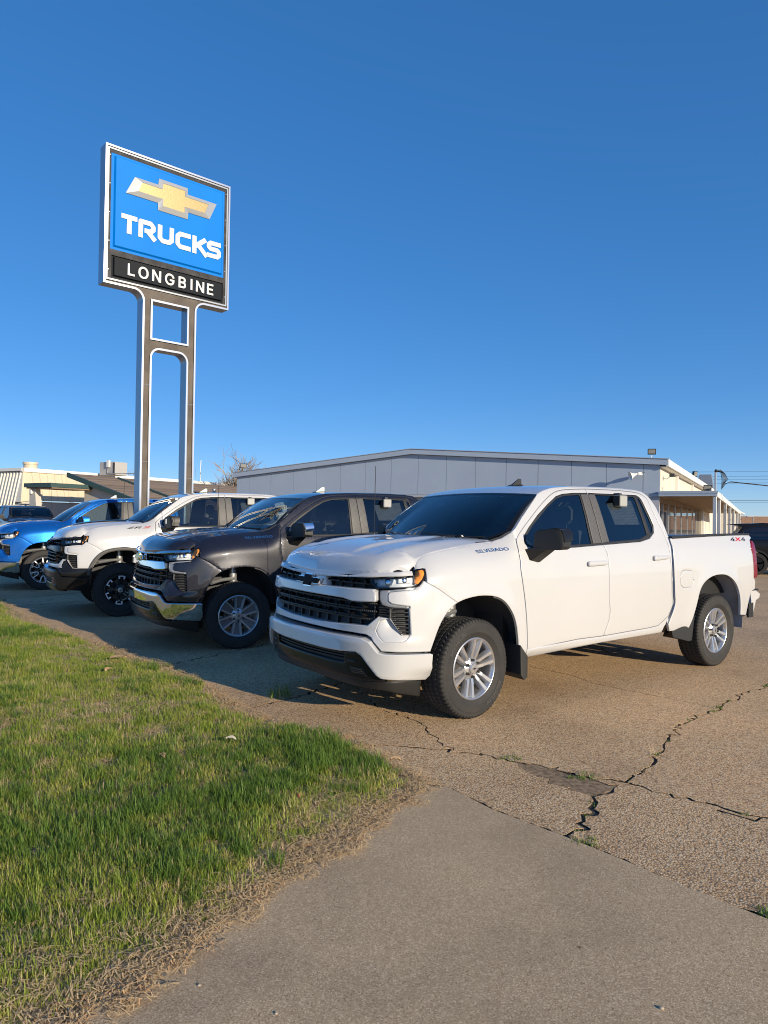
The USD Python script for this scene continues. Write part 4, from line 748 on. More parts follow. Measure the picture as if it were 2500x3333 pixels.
sl = ext(SLAB.buffer(-.012).buffer(.006), .05); sl.apply_translation([0, 0, -.042]); put('/World', 'pavement', sl, 'smooth_concrete', 'smooth grey tan concrete slab in the foreground', kind='structure')
# turf sheet
GB = GRASS.boundary
def turf_z(x, y):
    d = shapely.distance(GB, shapely.points(np.c_[np.ravel(x), np.ravel(y)])).reshape(np.shape(x))
    q = np.stack([np.asarray(x, float) * 2.2, np.asarray(y, float) * 2.2, 0 * np.asarray(x, float)], -1)
    return .004 + .03 * np.clip(d / .35, 0, 1) + .045 * np.clip(d / .5, 0, 1) * (meshkit.fbm(q, 3, 5) - .3)
tg = panel(GRASS.buffer(.03), lambda x, y, o: np.stack([x, y, turf_z(x, y) + o], -1), 0, .04, .006, .16, .08)
put('/World', 'turf_ground', tg, 'thatch_soil', 'bare thatchy soil under the lawn', kind='structure')
def blades(n, rad, l0, l1, w, lean, seed, flat=False):
    r = np.random.default_rng(seed); V = []; F = []
    for i in range(n):
        a = r.uniform(0, 2 * math.pi); q = rad * math.sqrt(r.uniform()); x, y = q * math.cos(a), q * math.sin(a); l = r.uniform(l0, l1); th = r.uniform(0, 2 * math.pi); ln = abs(r.normal(0, lean)); ww = w * r.uniform(.7, 1.3)
        dx, dy = math.cos(th), math.sin(th); sx, sy = -dy * ww / 2, dx * ww / 2; b = len(V)
        if flat:
            z0 = r.uniform(0, .022); tilt = r.normal(0, .18)
            for t, k in ((-.5, .7), (0, 1), (.5, .4)):
                c = (x + dx * l * t, y + dy * l * t, z0 + l * t * tilt + .006 * (1 - 4 * t * t)); V += [(c[0] - sx * k, c[1] - sy * k, c[2]), (c[0] + sx * k, c[1] + sy * k, c[2] + .0008)]
            F += [(b, b + 1, b + 2), (b + 1, b + 3, b + 2), (b + 2, b + 3, b + 4), (b + 3, b + 5, b + 4)]
        else:
            f0 = min(abs(r.normal(0, .45 * lean)), 1.25); f1 = f0 + abs(r.normal(.25, .8)); cx = cz = 0.; pt = []
            for q_ in range(4):
                pt.append((x + dx * cx, y + dy * cx, cz)); fa = f0 + (f1 - f0) * q_ / 3; cx += l / 3 * math.sin(fa); cz += l / 3 * math.cos(fa); cz = max(cz, .002)
            for (c0, c1, c2), k in zip(pt[:3], (.8, 1, .75)): V += [(c0 - sx * k, c1 - sy * k, c2), (c0 + sx * k, c1 + sy * k, c2)]
            V.append(pt[3]); F += [(b, b + 1, b + 2), (b + 1, b + 3, b + 2), (b + 2, b + 3, b + 4), (b + 3, b + 5, b + 4), (b + 4, b + 5, b + 6)]
    return trimesh.Trimesh(np.array(V), np.array(F), process=False)
def instancer(name, label, category, protos, P, Z, idx, scale, seed):
    p = unique('/World', name); pi = UsdGeom.PointInstancer.Define(stage, p); say(p, label, category, None, 'stuff'); r = np.random.default_rng(seed)
    UsdGeom.Scope.Define(stage, p + '/kinds'); paths = [put(p + '/kinds', n, m, mt) for n, m, mt in protos]
    pi.CreatePrototypesRel().SetTargets([Sdf.Path(q) for q in paths]); n = len(P); a = r.uniform(0, 2 * math.pi, n) / 2
    pi.CreatePositionsAttr(Vt.Vec3fArray.FromNumpy(np.c_[P, Z].astype(np.float32))); pi.CreateProtoIndicesAttr(Vt.IntArray.FromNumpy(idx.astype(np.int32)))
    pi.CreateOrientationsAttr(Vt.QuathArray([Gf.Quath(float(math.cos(t)), 0, 0, float(math.sin(t))) for t in a])); pi.CreateScalesAttr(Vt.Vec3fArray.FromNumpy(np.repeat(scale[:, None], 3, 1).astype(np.float32)))
def in_view(P, m=.12):
    q = np.c_[P, np.zeros(len(P))] - [0, 0, EYE_HEIGHT]; f = q @ _F; x = (q @ _R) / f * FOCAL_PX / 1250; y = (q @ _U) / f * FOCAL_PX / 1666
    return (f > .8) & (np.abs(x) < 1 + m) & (y > -1 - m)
c_ = rng.uniform([-13.5, .6], [.4, 20.5], (330000, 2)); dist = np.hypot(*c_.T); keep = rng.uniform(size=len(c_)) < np.clip(np.select([dist < 4, dist < 7, dist < 11], [1., .75, .5], .35), 0, 1); c_ = c_[keep]
c_ = c_[in_view(c_) & shapely.contains_xy(GRASS.buffer(.05), c_[:, 0], c_[:, 1])]
dist = np.hypot(*c_.T); ed = shapely.distance(GB, shapely.points(c_)); n1 = meshkit.fbm(np.c_[c_ * .9, np.zeros(len(c_))], 4, 3); n2 = meshkit.fbm(np.c_[c_ * 3.2, np.zeros(len(c_))], 3, 9)
right = np.clip((c_[:, 0] + .62 * (7 - c_[:, 1]) * .0 + 2.2) / 2.5, 0, 1)
lush = n1 * .75 + n2 * .6 - .16 * right * (c_[:, 1] < 7) + .10 * np.clip((c_[:, 1] - 4) / 4, 0, 1) + .14 * np.clip((3.4 - c_[:, 1]) / .5, 0, 1)
pg = np.clip((lush - .37) / .26, .06, .95) * np.clip((ed + .02 - .14 * n2) / .14, 0, 1)
u_ = rng.uniform(size=len(c_)); gi = u_ < pg
TUFT = ((-.84, 3.06, .13, 26), (-.62, 3.30, .14, 14), (-.16, 4.46, .22, 24), (-.45, 4.6, .22, 18), (-2.2, 4.2, .3, 26), (-1.55, 4.45, .3, 24), (-1.45, 2.75, .22, 20), (-1.9, 3.2, .3, 26), (-3.1, 5.4, .4, 40))
GP = c_[gi]; k_ = np.clip(n1[gi] * 1.6 - .4 + rng.normal(0, .22, gi.sum()), 0, .999)
idx = np.select([k_ < .22, k_ < .45, k_ < .78], [3, 0, 1], 2); idx = np.where(rng.uniform(size=len(idx)) < .10, 4, idx); _nt = len(GP)
for tx_, ty_, tr_, tn_ in TUFT: GP = np.vstack([GP, rng.normal(0, tr_ * .5, (tn_, 2)) + (tx_, ty_)])
idx = np.r_[idx, np.full(len(GP) - _nt, 2)]
instancer('grass', 'green lawn grass with dry patches left of the concrete', 'grass', [('blades_mid', blades(34, .06, .03, .085, .0038, .9, 1), 'grass_green'), ('blades_mixed', blades(34, .06, .025, .08, .0038, 1.1, 2), 'grass_light'), ('blades_deep', blades(40, .05, .045, .12, .004, .8, 3), 'grass_deep'), ('blades_short', blades(30, .06, .02, .06, .0038, 1.1, 4), 'grass_green'), ('blades_dry', blades(20, .06, .03, .10, .003, 1.3, 5), 'straw')],
          GP, turf_z(GP[:, 0], GP[:, 1]) - .004, idx, np.random.default_rng(4).uniform(.45, 1.15, len(GP)) * np.r_[.5 + .8 * np.clip(n2[gi] * .5 + n1[gi] * .5, 0, 1), np.full(len(GP) - _nt, .95)], 5)
ti = (rng.uniform(size=len(c_)) < np.where(ed < .11, .6, .24) * np.where(dist < 8, 1, .6)); TP = c_[ti] + rng.normal(0, .03, (ti.sum(), 2))
instancer('dry_grass', 'matted dry straw along the edge of the lawn', 'dry grass', [('straw_mat', blades(34, .06, .02, .06, .0035, 0, 6, True), 'straw'), ('straw_loose', blades(24, .075, .025, .085, .003, 0, 7, True), 'straw'), ('straw_dark', blades(24, .06, .02, .05, .004, 0, 8, True), 'dry_leaf')],
          TP, np.maximum(turf_z(TP[:, 0], TP[:, 1]), .006) - .002, np.random.default_rng(6).choice(3, len(TP), p=[.55, .33, .12]), np.random.default_rng(8).uniform(.7, 1.25, len(TP)), 9)
# weeds in the cracks
wp_ = []; rr_ = np.random.default_rng(21)
for L, a, b, k in ((CRB, .0, .42, 16), (CRA, .33, .62, 15), (CRC, 0, 1, 5), (CRB, .3, .36, 5)):
    L = LineString(L); wp_ += [(lambda q: (q.x + rr_.normal(0, .014), q.y + rr_.normal(0, .014)))(L.interpolate(L.length * (a + (b - a) * rr_.beta(1.2, 1.6)))) for _ in range(k)]
for cx, cy, k in ((1.02, 3.52, 20), (1.60, 2.87, 14), (2.9, 6.12, 10), (1.9, 4.9, 6), (1.30, 4.42, 14), (.86, 4.74, 9)): wp_ += [(cx + rr_.normal(0, .045), cy + rr_.normal(0, .035)) for _ in range(k)]
wp_ = np.array(wp_)
instancer('crack_weeds', 'small green and dry weeds growing out of the concrete cracks', 'weeds', [('sprig', blades(14, .02, .012, .035, .005, .9, 31), 'grass_deep'), ('moss', blades(18, .024, .006, .018, .006, 1., 32), 'grass_deep'), ('dry_sprig', blades(10, .03, .03, .09, .003, 1.6, 33), 'straw')], wp_, np.full(len(wp_), -.010), rr_.choice(3, len(wp_), p=[.4, .4, .2]), rr_.uniform(.7, 1.4, len(wp_)), 22)
wd = thing('weed', 'tuft of grassy weed on the shaded concrete in front of the white pickup bumper', 'weed', m=frame((-.90, 6.28, 0), (1, 0), (0, 1))); put(wd, 'leaves', blades(70, .10, .05, .16, .006, 1.0, 41), 'grass_deep'); put(wd, 'dry_stalks', blades(14, .12, .06, .14, .003, 1.2, 42), 'straw')
def leaf_mesh(l, w, lobes, seed):
    r = np.random.default_rng(seed); n = 9; V = []; F = []
    for i in range(n):
        t = i / (n - 1); ww = w * math.sin(math.pi * min(1, t * .95 + .05)) ** .8 * (1 + (.35 if lobes and i % 2 else -.2 if lobes else 0)); z = .012 * math.sin(3 * t) + .010
        V += [(l * (t - .5), -ww / 2, z + .01), (l * (t - .5), 0, z - .002), (l * (t - .5), ww / 2, z + .012 * r.uniform(.4, 1.3))]
    for i in range(n - 1):
        b = i * 3; F += [(b, b + 3, b + 1), (b + 1, b + 3, b + 4), (b + 1, b + 4, b + 2), (b + 2, b + 4, b + 5)]
    return trimesh.Trimesh(np.array(V), np.array(F), process=False)
for (x, y), l, mt, lab in (((-2.77, 7.43), .17, 'dry_leaf', 'tan lobed fallen leaf lying on the sunlit lawn, farthest one'), ((-2.635, 6.84), .11, 'dry_leaf', 'small curled tan leaf on the lawn nearer than the lobed leaf'), ((-1.0, 4.73), .075, 'pale_leaf', 'pale cream leaf standing out in dark green grass'), ((-1.353, 4.40), .06, 'dry_leaf', 'reddish brown small leaf amid the lawn'), ((.10, 4.50), .075, 'dry_leaf', 'brown leaf at the tip of the lawn by the driveway corner')):
    o = put('/World', 'fallen_leaf', G(leaf_mesh(l, l * .62, l > .1, 3)).moved(R_z(l * 40), np.array([x, y, float(turf_z(np.array([x]), np.array([y]))[0]) + .045])), mt, lab, cat='leaf')
pc = thing('crushed_cap', 'small pink and white crushed plastic cap lying in the grass near the slab', 'litter', m=frame((-.441, 3.924, .045), (1, 0), (0, 1)))
put(pc, 'cap', G(lathe([(0, .02), (.016, .021), (.021, .012), (.021, -.004), (.019, -.004)], 16), 40).moved(np.array([[1, 0, 0], [0, 0, -1], [0, 1, 0.]]), 0), 'pink_plastic'); put(pc, 'liner', lathe([(0, .0225), (.011, .0225)], 12), 'paper')
for x, y, s in ((.93, 2.32, .007), (-.32, 2.27, .005), (-.60, 2.40, .005)):
    q = trimesh.creation.icosphere(2, s); q.vertices *= [1.2, .9, .6]; q.vertices += .15 * s * (meshkit.noise(q.vertices / s * 1.5, 2)[:, None] - .5); q.apply_translation([x, y, .008 + s * .4]); put('/World', 'pebble', G(q, True), 'pebble', 'small pebble lying on the smooth foreground slab', cat='pebble', group='pebbles on the foreground slab')

# ---------------- roadside sign
SU = np.array([.7513, .661]); SB = np.array([-.661, .7513]); SG = thing('pylon_sign', 'tall two legged pylon sign with blue TRUCKS panel and gold bow tie over LONGBINE', 'sign', m=frame((-5.65, 14.0, 0), SU, SB))
def slab(p, yb, yf): return plane_map(ext(p, yb - yf), (0, yb, 0), (1, 0, 0), (0, 0, 1), (0, -1, 0))
fil = lambda x, s: sbox(min(x, x + s * .2), 6.02, max(x, x + s * .2), 6.221).difference(Point(x + s * .2, 6.02).buffer(.2, quad_segs=10))
SIL = unary_union([sbox(0, 6.22, 2.76, 9.0), sbox(.81, -.3, 1.99, 6.23), fil(.8101, -1), fil(1.9899, 1)])
arch = sbox(1.01, -1, 1.79, 5.06); arch = unary_union([sbox(1.01, -1, 1.79, 4.88), sbox(1.19, 4.8, 1.61, 5.06), Point(1.19, 4.88).buffer(.18, quad_segs=10), Point(1.61, 4.88).buffer(.18, quad_segs=10)]); win = sbox(1.01, 5.28, 1.79, 6.055)
SIL = SIL.difference(unary_union([arch, win])); D_S = .28
put(SG, 'frame_sides', slab(SIL.difference(SIL.buffer(-.02, join_style=2)), D_S, .002), 'sign_side')
put(SG, 'legs_face', slab(SIL.buffer(-.0195, join_style=2).difference(sbox(.06, 6.30, 2.70, 8.94)), D_S - .01, .012), 'sign_bronze')
put(SG, 'chrome_edge', slab(SIL.buffer(.004, join_style=2).difference(SIL.buffer(-.034, join_style=2)), .0, -.022), 'sign_chrome')
put(SG, 'face_frame', slab(sbox(.04, 6.29, 2.72, 8.955).difference(unary_union([sbox(.12, 6.92, 2.635, 8.85), sbox(.15, 6.35, 2.625, 6.80)])), .2, .0), 'sign_frame_dark')
put(SG, 'frame_moulding', slab(sbox(.045, 6.295, 2.715, 8.95).difference(sbox(.075, 6.325, 2.685, 8.92)), .0, -.014), 'sign_side')
for zz in np.linspace(6.5, 8.8, 5):
    for xx in (.095, 2.665): put(SG, 'screw', slab(Point(xx, zz).buffer(.009, quad_segs=3), .0, -.006), 'sign_chrome')
bp = put(SG, 'blue_panel', slab(sbox(.121, 6.921, 2.634, 8.849), .1, .004), 'sign_blue')
def pan(x0, z0, x1, z1, d, y0, y1): return hull([(x, y0, z) for x in (x0, x1) for z in (z0, z1)] + [(x, y1, z) for x in (x0 + d, x1 - d) for z in (z0 + d, z1 - d)])
put(bp, 'raised_face', G(pan(.17, 6.965, 2.60, 8.815, .035, .01, -.035), 20), 'sign_blue')
BO = np.array([(.583, 8.49), (1.075, 8.49), (1.09, 8.625), (1.735, 8.625), (1.735, 8.49), (2.414, 8.49), (2.25, 8.11), (1.75, 8.11), (1.745, 7.96), (1.08, 7.96), (1.075, 8.11), (.40, 8.11)])
BI = np.array([(.72, 8.405), (1.155, 8.405), (1.167, 8.535), (1.655, 8.53), (1.655, 8.41), (2.2, 8.405), (2.115, 8.195), (1.65, 8.19), (1.65, 8.06), (1.168, 8.06), (1.17, 8.205), (.64, 8.205)])
def loft(A, B, ya, yb):
    V = []; F = []
    for i in range(len(A)):
        j = (i + 1) % len(A); b = len(V); V += [(A[i][0], ya, A[i][1]), (A[j][0], ya, A[j][1]), (B[j][0], yb, B[j][1]), (B[i][0], yb, B[i][1])]; F += [(b, b + 1, b + 2), (b, b + 2, b + 3)]
    return trimesh.Trimesh(np.array(V), np.array(F), process=False)
be = put(bp, 'bow_tie_border', cat_(loft(BO, BI, -.05, -.095), loft(BO, BO, -.03, -.0501)), 'emblem_silver'); put(bp, 'bow_tie_centre', slab(Polygon(BI), -.05, -.088), 'emblem_gold')
LT = {'T': [[(.32, 7.63), (.645, 7.63)], [(.482, 7.63), (.482, 7.296)]], 'R': [[(.72, 7.296), (.72, 7.625), (.93, 7.625), (.985, 7.57), (.985, 7.51), (.93, 7.455), (.80, 7.455)], [(.86, 7.46), (1.03, 7.296)]],
      'U': [[(1.13, 7.67), (1.13, 7.40), (1.19, 7.345), (1.33, 7.345), (1.39, 7.40), (1.39, 7.67)]], 'C': [[(1.82, 7.60), (1.58, 7.60), (1.522, 7.545), (1.522, 7.385), (1.58, 7.33), (1.82, 7.33)]],
      'K': [[(1.905, 7.655), (1.905, 7.275)], [(1.92, 7.43), (2.17, 7.63)], [(2.0, 7.47), (2.2, 7.27)]], 'S': [[(2.535, 7.60), (2.29, 7.60), (2.245, 7.56), (2.245, 7.51), (2.29, 7.472), (2.45, 7.472), (2.49, 7.435), (2.49, 7.365), (2.45, 7.325), (2.2, 7.325)]]}
for ch, L in LT.items():
    p = unary_union([LineString(l).buffer(.048, cap_style=2, join_style=1, quad_segs=8) for l in L]); put(bp, 'letter', slab(p, -.03, -.05), 'sign_white', 'white letter %s of TRUCKS' % ch)
kp = put(SG, 'name_panel', slab(sbox(.151, 6.351, 2.624, 6.799), .1, .03), 'sign_black'); put(kp, 'raised_face', G(pan(.19, 6.385, 2.60, 6.785, .02, .04, -.02), 20), 'sign_black')
for ch, x in zip('LONGBINE', (.47, .69, .98, 1.26, 1.56, 1.835, 1.96, 2.22)):
    q = meshkit.text_mesh(ch, .225, .03, True) if ch != 'I' else bx(0, .042, 0, .236, 0, .03); q.apply_translation([-q.bounds[0][0], 0, 0]); put(kp, 'letter', plane_map(q, (x, -.018, 6.465), (1, 0, 0), (0, 0, 1), (0, -1, 0)), 'sign_white', 'white letter %s of LONGBINE' % ch)
for z in (4.3, 2.7): put(SG, 'leg_joint', slab(unary_union([sbox(.845, z, .975, z + .008), sbox(1.825, z - .3, 1.955, z - .292)]), .005, .010), 'joint_dark')
# ---------------- showroom (local x along the grey front to its right corner, y back)
BU, BV = np.array([.879, -.477]), np.array([.477, .879]); SR = thing('showroom_building', 'long low showroom with blue grey panel front and white canopied side', 'building', m=frame((10.40, 26.68, 0), BU, BV))
def top(x): return 4.02 + (4.74 - 4.02) * (-x) / 10.43 if x > -10.43 else 4.74 - (4.74 - 3.86) * (-10.43 - x) / (20.5 - 10.43)
edges = [0, -.60] + [-.60 - 1.362 * i for i in range(1, 15)] + [-20.5]
for a, b in zip(edges[:-1], edges[1:]):
    a, b = a - .008, b + .008; pts = [(b, 2.70), (a, 2.70), (a, top(a) - .25)] + ([(-10.43, 4.49)] if b < -10.43 < a else []) + [(b, top(b) - .25)]
    put(SR, 'front_panel', slab(Polygon(pts), .05, .0), 'blue_grey_panel')
put(SR, 'panel_backing', slab(Polygon([(-20.5, 2.66), (0, 2.66), (0, 3.8), (-10.43, 4.52), (-20.5, 3.64)]), .12, .055), 'joint_dark')
fas = lambda d0, d1, x0, x1: Polygon([(x0, top(x0) - d0), (-10.43, 4.74 - d0), (x1, top(x1) - d0), (x1, top(x1) - d1), (-10.43, 4.74 - d1), (x0, top(x0) - d1)])
put(SR, 'front_fascia', slab(fas(0.012, .235, -20.62, .30), .06, -.16), 'blue_grey_panel'); put(SR, 'fascia_cap', slab(fas(-.012, .010, -20.66, .34), .10, -.19), 'grey_trim')
put(SR, 'front_sill', slab(sbox(-20.5, 2.58, .02, 2.69), .06, -.04), 'grey_trim')
put(SR, 'front_post', bx(-.42, -.02, .03, .30, 0, 2.57), 'grey_trim'); put(SR, 'front_post', bx(-20.5, -20.2, .03, .3, 0, 2.57), 'grey_trim')
for i in range(10):
    x0 = -20.1 + i * 1.97; put(SR, 'front_window', slab(sbox(x0 + .04, .3, x0 + 1.93, 2.45), .30, .28), 'dark_glass'); put(SR, 'front_mullion', bx(x0 - .04, x0 + .04, .2, .34, .1, 2.57), 'grey_trim')
put(SR, 'front_base', cat_(bx(-20.3, -.2, .22, .34, 0, .3), bx(-20.3, -.2, .22, .36, 2.45, 2.58)), 'grey_trim')
rf = [(-20.7, 3.82), (-10.43, 4.72), (.30, 3.98)]; V = []; F = []
for y in (-.1, 36):
    for x, z in rf: V.append((x, y, z))
put(SR, 'roof', trimesh.Trimesh(V, [(0, 1, 4), (0, 4, 3), (1, 2, 5), (1, 5, 4)], process=False), 'grey_trim')
put(SR, 'side_wall', cat_(bx(-.15, -.002, .12, 19.2, 2.62, 3.76), bx(-.15, .0, 19.2, 36, 0, 3.78)), 'cream_wall'); put(SR, 'back_wall', bx(-20.5, -.2, 35.8, 36, 0, 4), 'cream_wall'); put(SR, 'far_side_wall', bx(-20.5, -20.35, .4, 35.8, 0, 3.7), 'cream_wall')
put(SR, 'eave_fascia', cat_(bx(.24, .33, -.15, 36, 3.72, 3.985)), 'white_trim'); put(SR, 'eave_soffit', bx(.002, .24, .06, 36, 3.70, 3.745), 'white_trim')
for y in (5.1, 12.5): put(SR, 'wall_rib', bx(.0, .12, y - .14, y + .14, 2.8, 3.70), 'white_trim')
CW = 1.93
put(SR, 'canopy_roof', hull([(x, y, z + dz - (.012 * y)) for x in (.01, CW - .06) for y in (.02, 26) for z in (2.64,) for dz in (0, .10)]), 'soffit_wood')
put(SR, 'canopy_front_fascia', cat_(bx(-.02, CW + .05, -.12, .0, 2.60, 2.74), bx(-.02, CW + .07, -.15, -.03, 2.70, 2.79)), 'aluminium')
put(SR, 'canopy_side_fascia', hull([(x, y, z - .012 * max(y, 0)) for x in (CW - .05, CW + .05) for y in (.01, 26) for z in (2.58, 2.78)]), 'white_trim')
for y in np.arange(.6, 25, .6): put(SR, 'soffit_board', hull([(x, yy, z - .012 * yy) for x in (.25, CW - .08) for yy in (y, y + .57) for z in (2.615, 2.636)]), 'soffit_wood')
for y in (.06, 2.6, 7.1, 11.6, 16.2, 21.5, 25.8): put(SR, 'canopy_post', rbx(CW - .10, CW + .03, y - .075, y + .075, 0, 2.59 - .012 * y, .01), 'aluminium')
sm = [.2, 2.0, 3.9, 6.3, 9.1, 12.0, 15.0, 17.0, 19.2]
for a, b in zip(sm[:-1], sm[1:]):
    put(SR, 'side_window', bx(-.16, -.14, a + .06, b - .06, .35, 2.35), 'dark_glass'); put(SR, 'side_mullion', bx(-.18, -.11, a - .07, a + .07, .0, 2.38), 'aluminium')
put(SR, 'window_header', bx(-.18, -.06, .2, 19.2, 2.36, 2.62), 'soffit_wood'); put(SR, 'window_base', bx(-.18, -.08, .2, 19.2, 0, .34), 'cream_wall')
put(SR, 'side_door', bx(.0, .03, 21.2, 22.3, .02, 2.1), 'white_trim'); put(SR, 'downpipe', tube([(.06, 19.6, .1), (.06, 19.6, 3.7)], .05, 8), 'aluminium')
LB = thing('rear_annex', 'low cream annex with sloping roof behind the canopy of the showroom', 'building', m=frame(np.r_[np.array([10.40, 26.68]) + BV * 36.2, 0], BU, BV))
put(LB, 'wall', bx(-8, 1.2, 0, 14, 0, 2.55), 'cream_wall'); put(LB, 'roof', hull([(-8.2, -.1, 2.56), (1.6, -.1, 2.56), (1.6, -.1, 2.68), (-8.2, -.1, 3.2), (-8.2, 14.2, 2.56), (1.6, 14.2, 2.56), (1.6, 14.2, 2.68), (-8.2, 14.2, 3.2)]), 'white_trim'); put(LB, 'corner_trim', bx(1.2, 1.28, -.05, .2, 0, 2.5), 'white_trim'); put(LB, 'wall_lamp', hull([(1.28, 9, 1.9), (1.28, 9.3, 1.9), (1.5, 9.1, 2.05), (1.5, 9.2, 2.05), (1.28, 9.1, 2.2)]), 'gloss_black')
def bpos(x, y, z): return np.r_[np.array([10.40, 26.68]) + x * BU + y * BV, z]
def floodlight(pos, face, s, stem, label):
    f = np.array([*face, 0.]); f /= np.linalg.norm(f); r = np.array([-f[1], f[0]]); t = thing('floodlight', label, 'floodlight', 'floodlights on the showroom roof', m=frame(pos, f[:2], r))
    put(t, 'stem', cat_(tube([(0, 0, 0), (0, 0, stem)], .018, 8), bx(-.06, .06, -.05, .05, 0, .012)), 'galvanised'); put(t, 'housing', hull([(-.10 * s, -.18 * s, stem + .06), (-.10 * s, .18 * s, stem + .06), (.05 * s, -.24 * s, stem - .02), (.05 * s, .24 * s, stem - .02), (.10 * s, -.24 * s, stem + .32 * s), (.10 * s, .24 * s, stem + .32 * s), (-.02 * s, -.2 * s, stem + .33 * s), (-.02 * s, .2 * s, stem + .33 * s)]), 'gloss_black')
    put(t, 'lens', hull([(.056 * s, -.20 * s, stem + .02), (.056 * s, .20 * s, stem + .02), (.104 * s, -.20 * s, stem + .28 * s), (.104 * s, .20 * s, stem + .28 * s), (.066 * s, .20 * s, stem + .02), (.066 * s, -.20 * s, stem + .02), (.114 * s, -.20 * s, stem + .28 * s), (.114 * s, .20 * s, stem + .28 * s)]), 'lamp_glass')
floodlight(bpos(-.30, .0, 4.03), (-.25, -1), .62, .17, 'floodlight standing on the right corner of the grey showroom front'); floodlight(bpos(-20.1, .0, 3.9), (.5, -1), .7, .2, 'floodlight on the far left end of the grey showroom roof'); floodlight(bpos(.1, 13.2, 3.98), (.6, -.75), .85, .16, 'floodlight on the sloping white eave of the showroom'); floodlight(bpos(1.6, .5, 2.74), (-.2, -1), .6, .1, 'floodlight on the canopy corner beside the cable mast')
ls = thing('horn_loudspeaker', 'white horn loudspeaker fixed to the grey showroom front near its corner', 'loudspeaker', m=frame(bpos(-.75, -.26, 3.45), (-BU * .86 - BV * .5) , (-BV * .86 + BU * .5)))
hn = lathe([(.03, 0), (.035, .06), (.06, .16), (.11, .25), (.17, .31), (.175, .315), (.165, .31), (.10, .24), (.03, .08), (0, .08)], 24); hn.vertices = hn.vertices[:, [1, 0, 2]] * [1, -1, 1]; hn.apply_transform(trimesh.transformations.rotation_matrix(.3, [0, 1, 0])); put(ls, 'horn', G(hn, 40), 'white_trim')
put(ls, 'driver', G(cat_(rbx(-.16, .02, -.06, .06, -.06, .06, .02)), 30), 'white_trim'); put(ls, 'bracket', cat_(tube([(-.05, 0, 0), (-.22, .14, .05)], .014, 6)), 'galvanised')
sc = thing('security_camera', 'small security camera on the white wall above the canopy', 'camera', m=frame(bpos(.02, .9, 3.42), BU, BV)); put(sc, 'body', rbx(.22, .42, -.10, .06, -.04, .09, .01), 'dark_steel'); put(sc, 'bracket', tube([(0, 0, -.10), (.12, 0, -.12), (.26, 0, -.02)], .012, 6), 'galvanised')
hv = thing('roof_duct', 'blue grey sheet metal duct hood on the showroom roof', 'duct', m=frame(bpos(-.5, 30, 3.92), BU, BV)); put(hv, 'hood', hull([(-.62, -.6, .35), (.52, -.6, .35), (-.45, -.6, 1.35), (.38, -.6, 1.35), (-.62, .6, .35), (.52, .6, .35), (-.45, .6, 1.35), (.38, .6, 1.35)]), 'galvanised'); put(hv, 'base', bx(-.5, .42, -.5, .5, -.2, .35), 'galvanised')
ms = thing('service_mast', 'grey cable mast with coiled wires at the canopy corner', 'mast', m=frame(bpos(1.9, .12, 2.6), BU, BV)); put(ms, 'pipe', tube([(0, 0, 0), (0, 0, .92)], .035, 10), 'galvanised'); put(ms, 'weather_head', G(trimesh.creation.icosphere(2, .06)).moved(np.eye(3), np.array([.02, 0, .93])), 'cable_black')
for i in range(6):
    a = i * 1.05; put(ms, 'wire', tube([(.03, 0, .92), (.16 + .03 * i, .05 * math.sin(a), .98 - .03 * i), (.22 + .04 * i, .06 * math.sin(a), .6), (.20 + .02 * i, .05 * math.cos(a), .25 + .05 * i), (.33, .03 * math.sin(a), .45), (.50, 0, .52)], .012, 5), 'cable_black')
def world(px, py, Z):
    x, u = (px - 1250) / FOCAL_PX, -(py - 1666.5) / FOCAL_PX; d = _F + x * _R + u * _U; return np.array([0, 0, EYE_HEIGHT]) + d * Z / d[1]
def cable(p, q, sag, r, label, n=14):
    t = np.linspace(0, 1, n)[:, None]; P = p + (q - p) * t; P[:, 2] -= sag * 4 * (t * (1 - t))[:, 0]; put('/World', 'power_line', tube(P, r, 5), 'cable_black', label, cat='cable', group='overhead lines behind the showroom')
cable(bpos(2.4, .12, 3.12), np.array([46., 52, 6.2]), .9, .022, 'thick service cable running right from the canopy mast')
for i, (y0, y1) in enumerate(((1535, 1528), (1549, 1543), (1560, 1556), (1571, 1566), (1628, 1622), (1635, 1630))):
    cable(world(2060, y0 + 1, 95), world(3000, y1 - 2, 95), .15, .018 if i != 4 else .03, 'thin overhead line, %s of six across the sky at right' % ('topmost', 'second from the top', 'third from the top', 'fourth from the top', 'fifth from the top and thickest', 'lowest')[i])
# ---------------- cream metal building and shingled house at left
MB = thing('metal_building', 'cream ribbed metal building with flat roofline at far left', 'building', m=frame((-19.46, 38.0, 0), BU, BV))
for i in range(34):
    y = .05 + i * .46; put(MB, 'wall_panel', hull([(0, y, 3.84), (0, y + .445, 3.84), (.42, y, 2.28), (.42, y + .445, 2.28), (-.06, y, 3.84), (-.06, y + .445, 3.84), (.36, y, 2.28), (.36, y + .445, 2.28)]), 'tan_metal')
put(MB, 'corner_return', hull([(0, .05, 3.84), (-.05, .03, 3.84), (.38, -.35, 2.2), (.33, -.35, 2.2), (.42, .06, 2.27), (.36, .06, 2.27)]), 'tan_metal'); put(MB, 'corner_post', hull([(.03, 2.6, 3.84), (.03, 2.85, 3.84), (.46, 2.6, 2.26), (.46, 2.85, 2.26), (-.02, 2.6, 3.84), (-.02, 2.85, 3.84), (.4, 2.6, 2.26), (.4, 2.85, 2.26)]), 'tan_metal')
put(MB, 'front_cladding', hull([(-14, .02, 3.84), (-.02, .02, 3.84), (-14, -.35, 2.2), (.38, -.35, 2.2), (-14, .08, 3.84), (-.02, .08, 3.84), (-14, -.29, 2.2), (.34, -.29, 2.2)]), 'rib_metal')
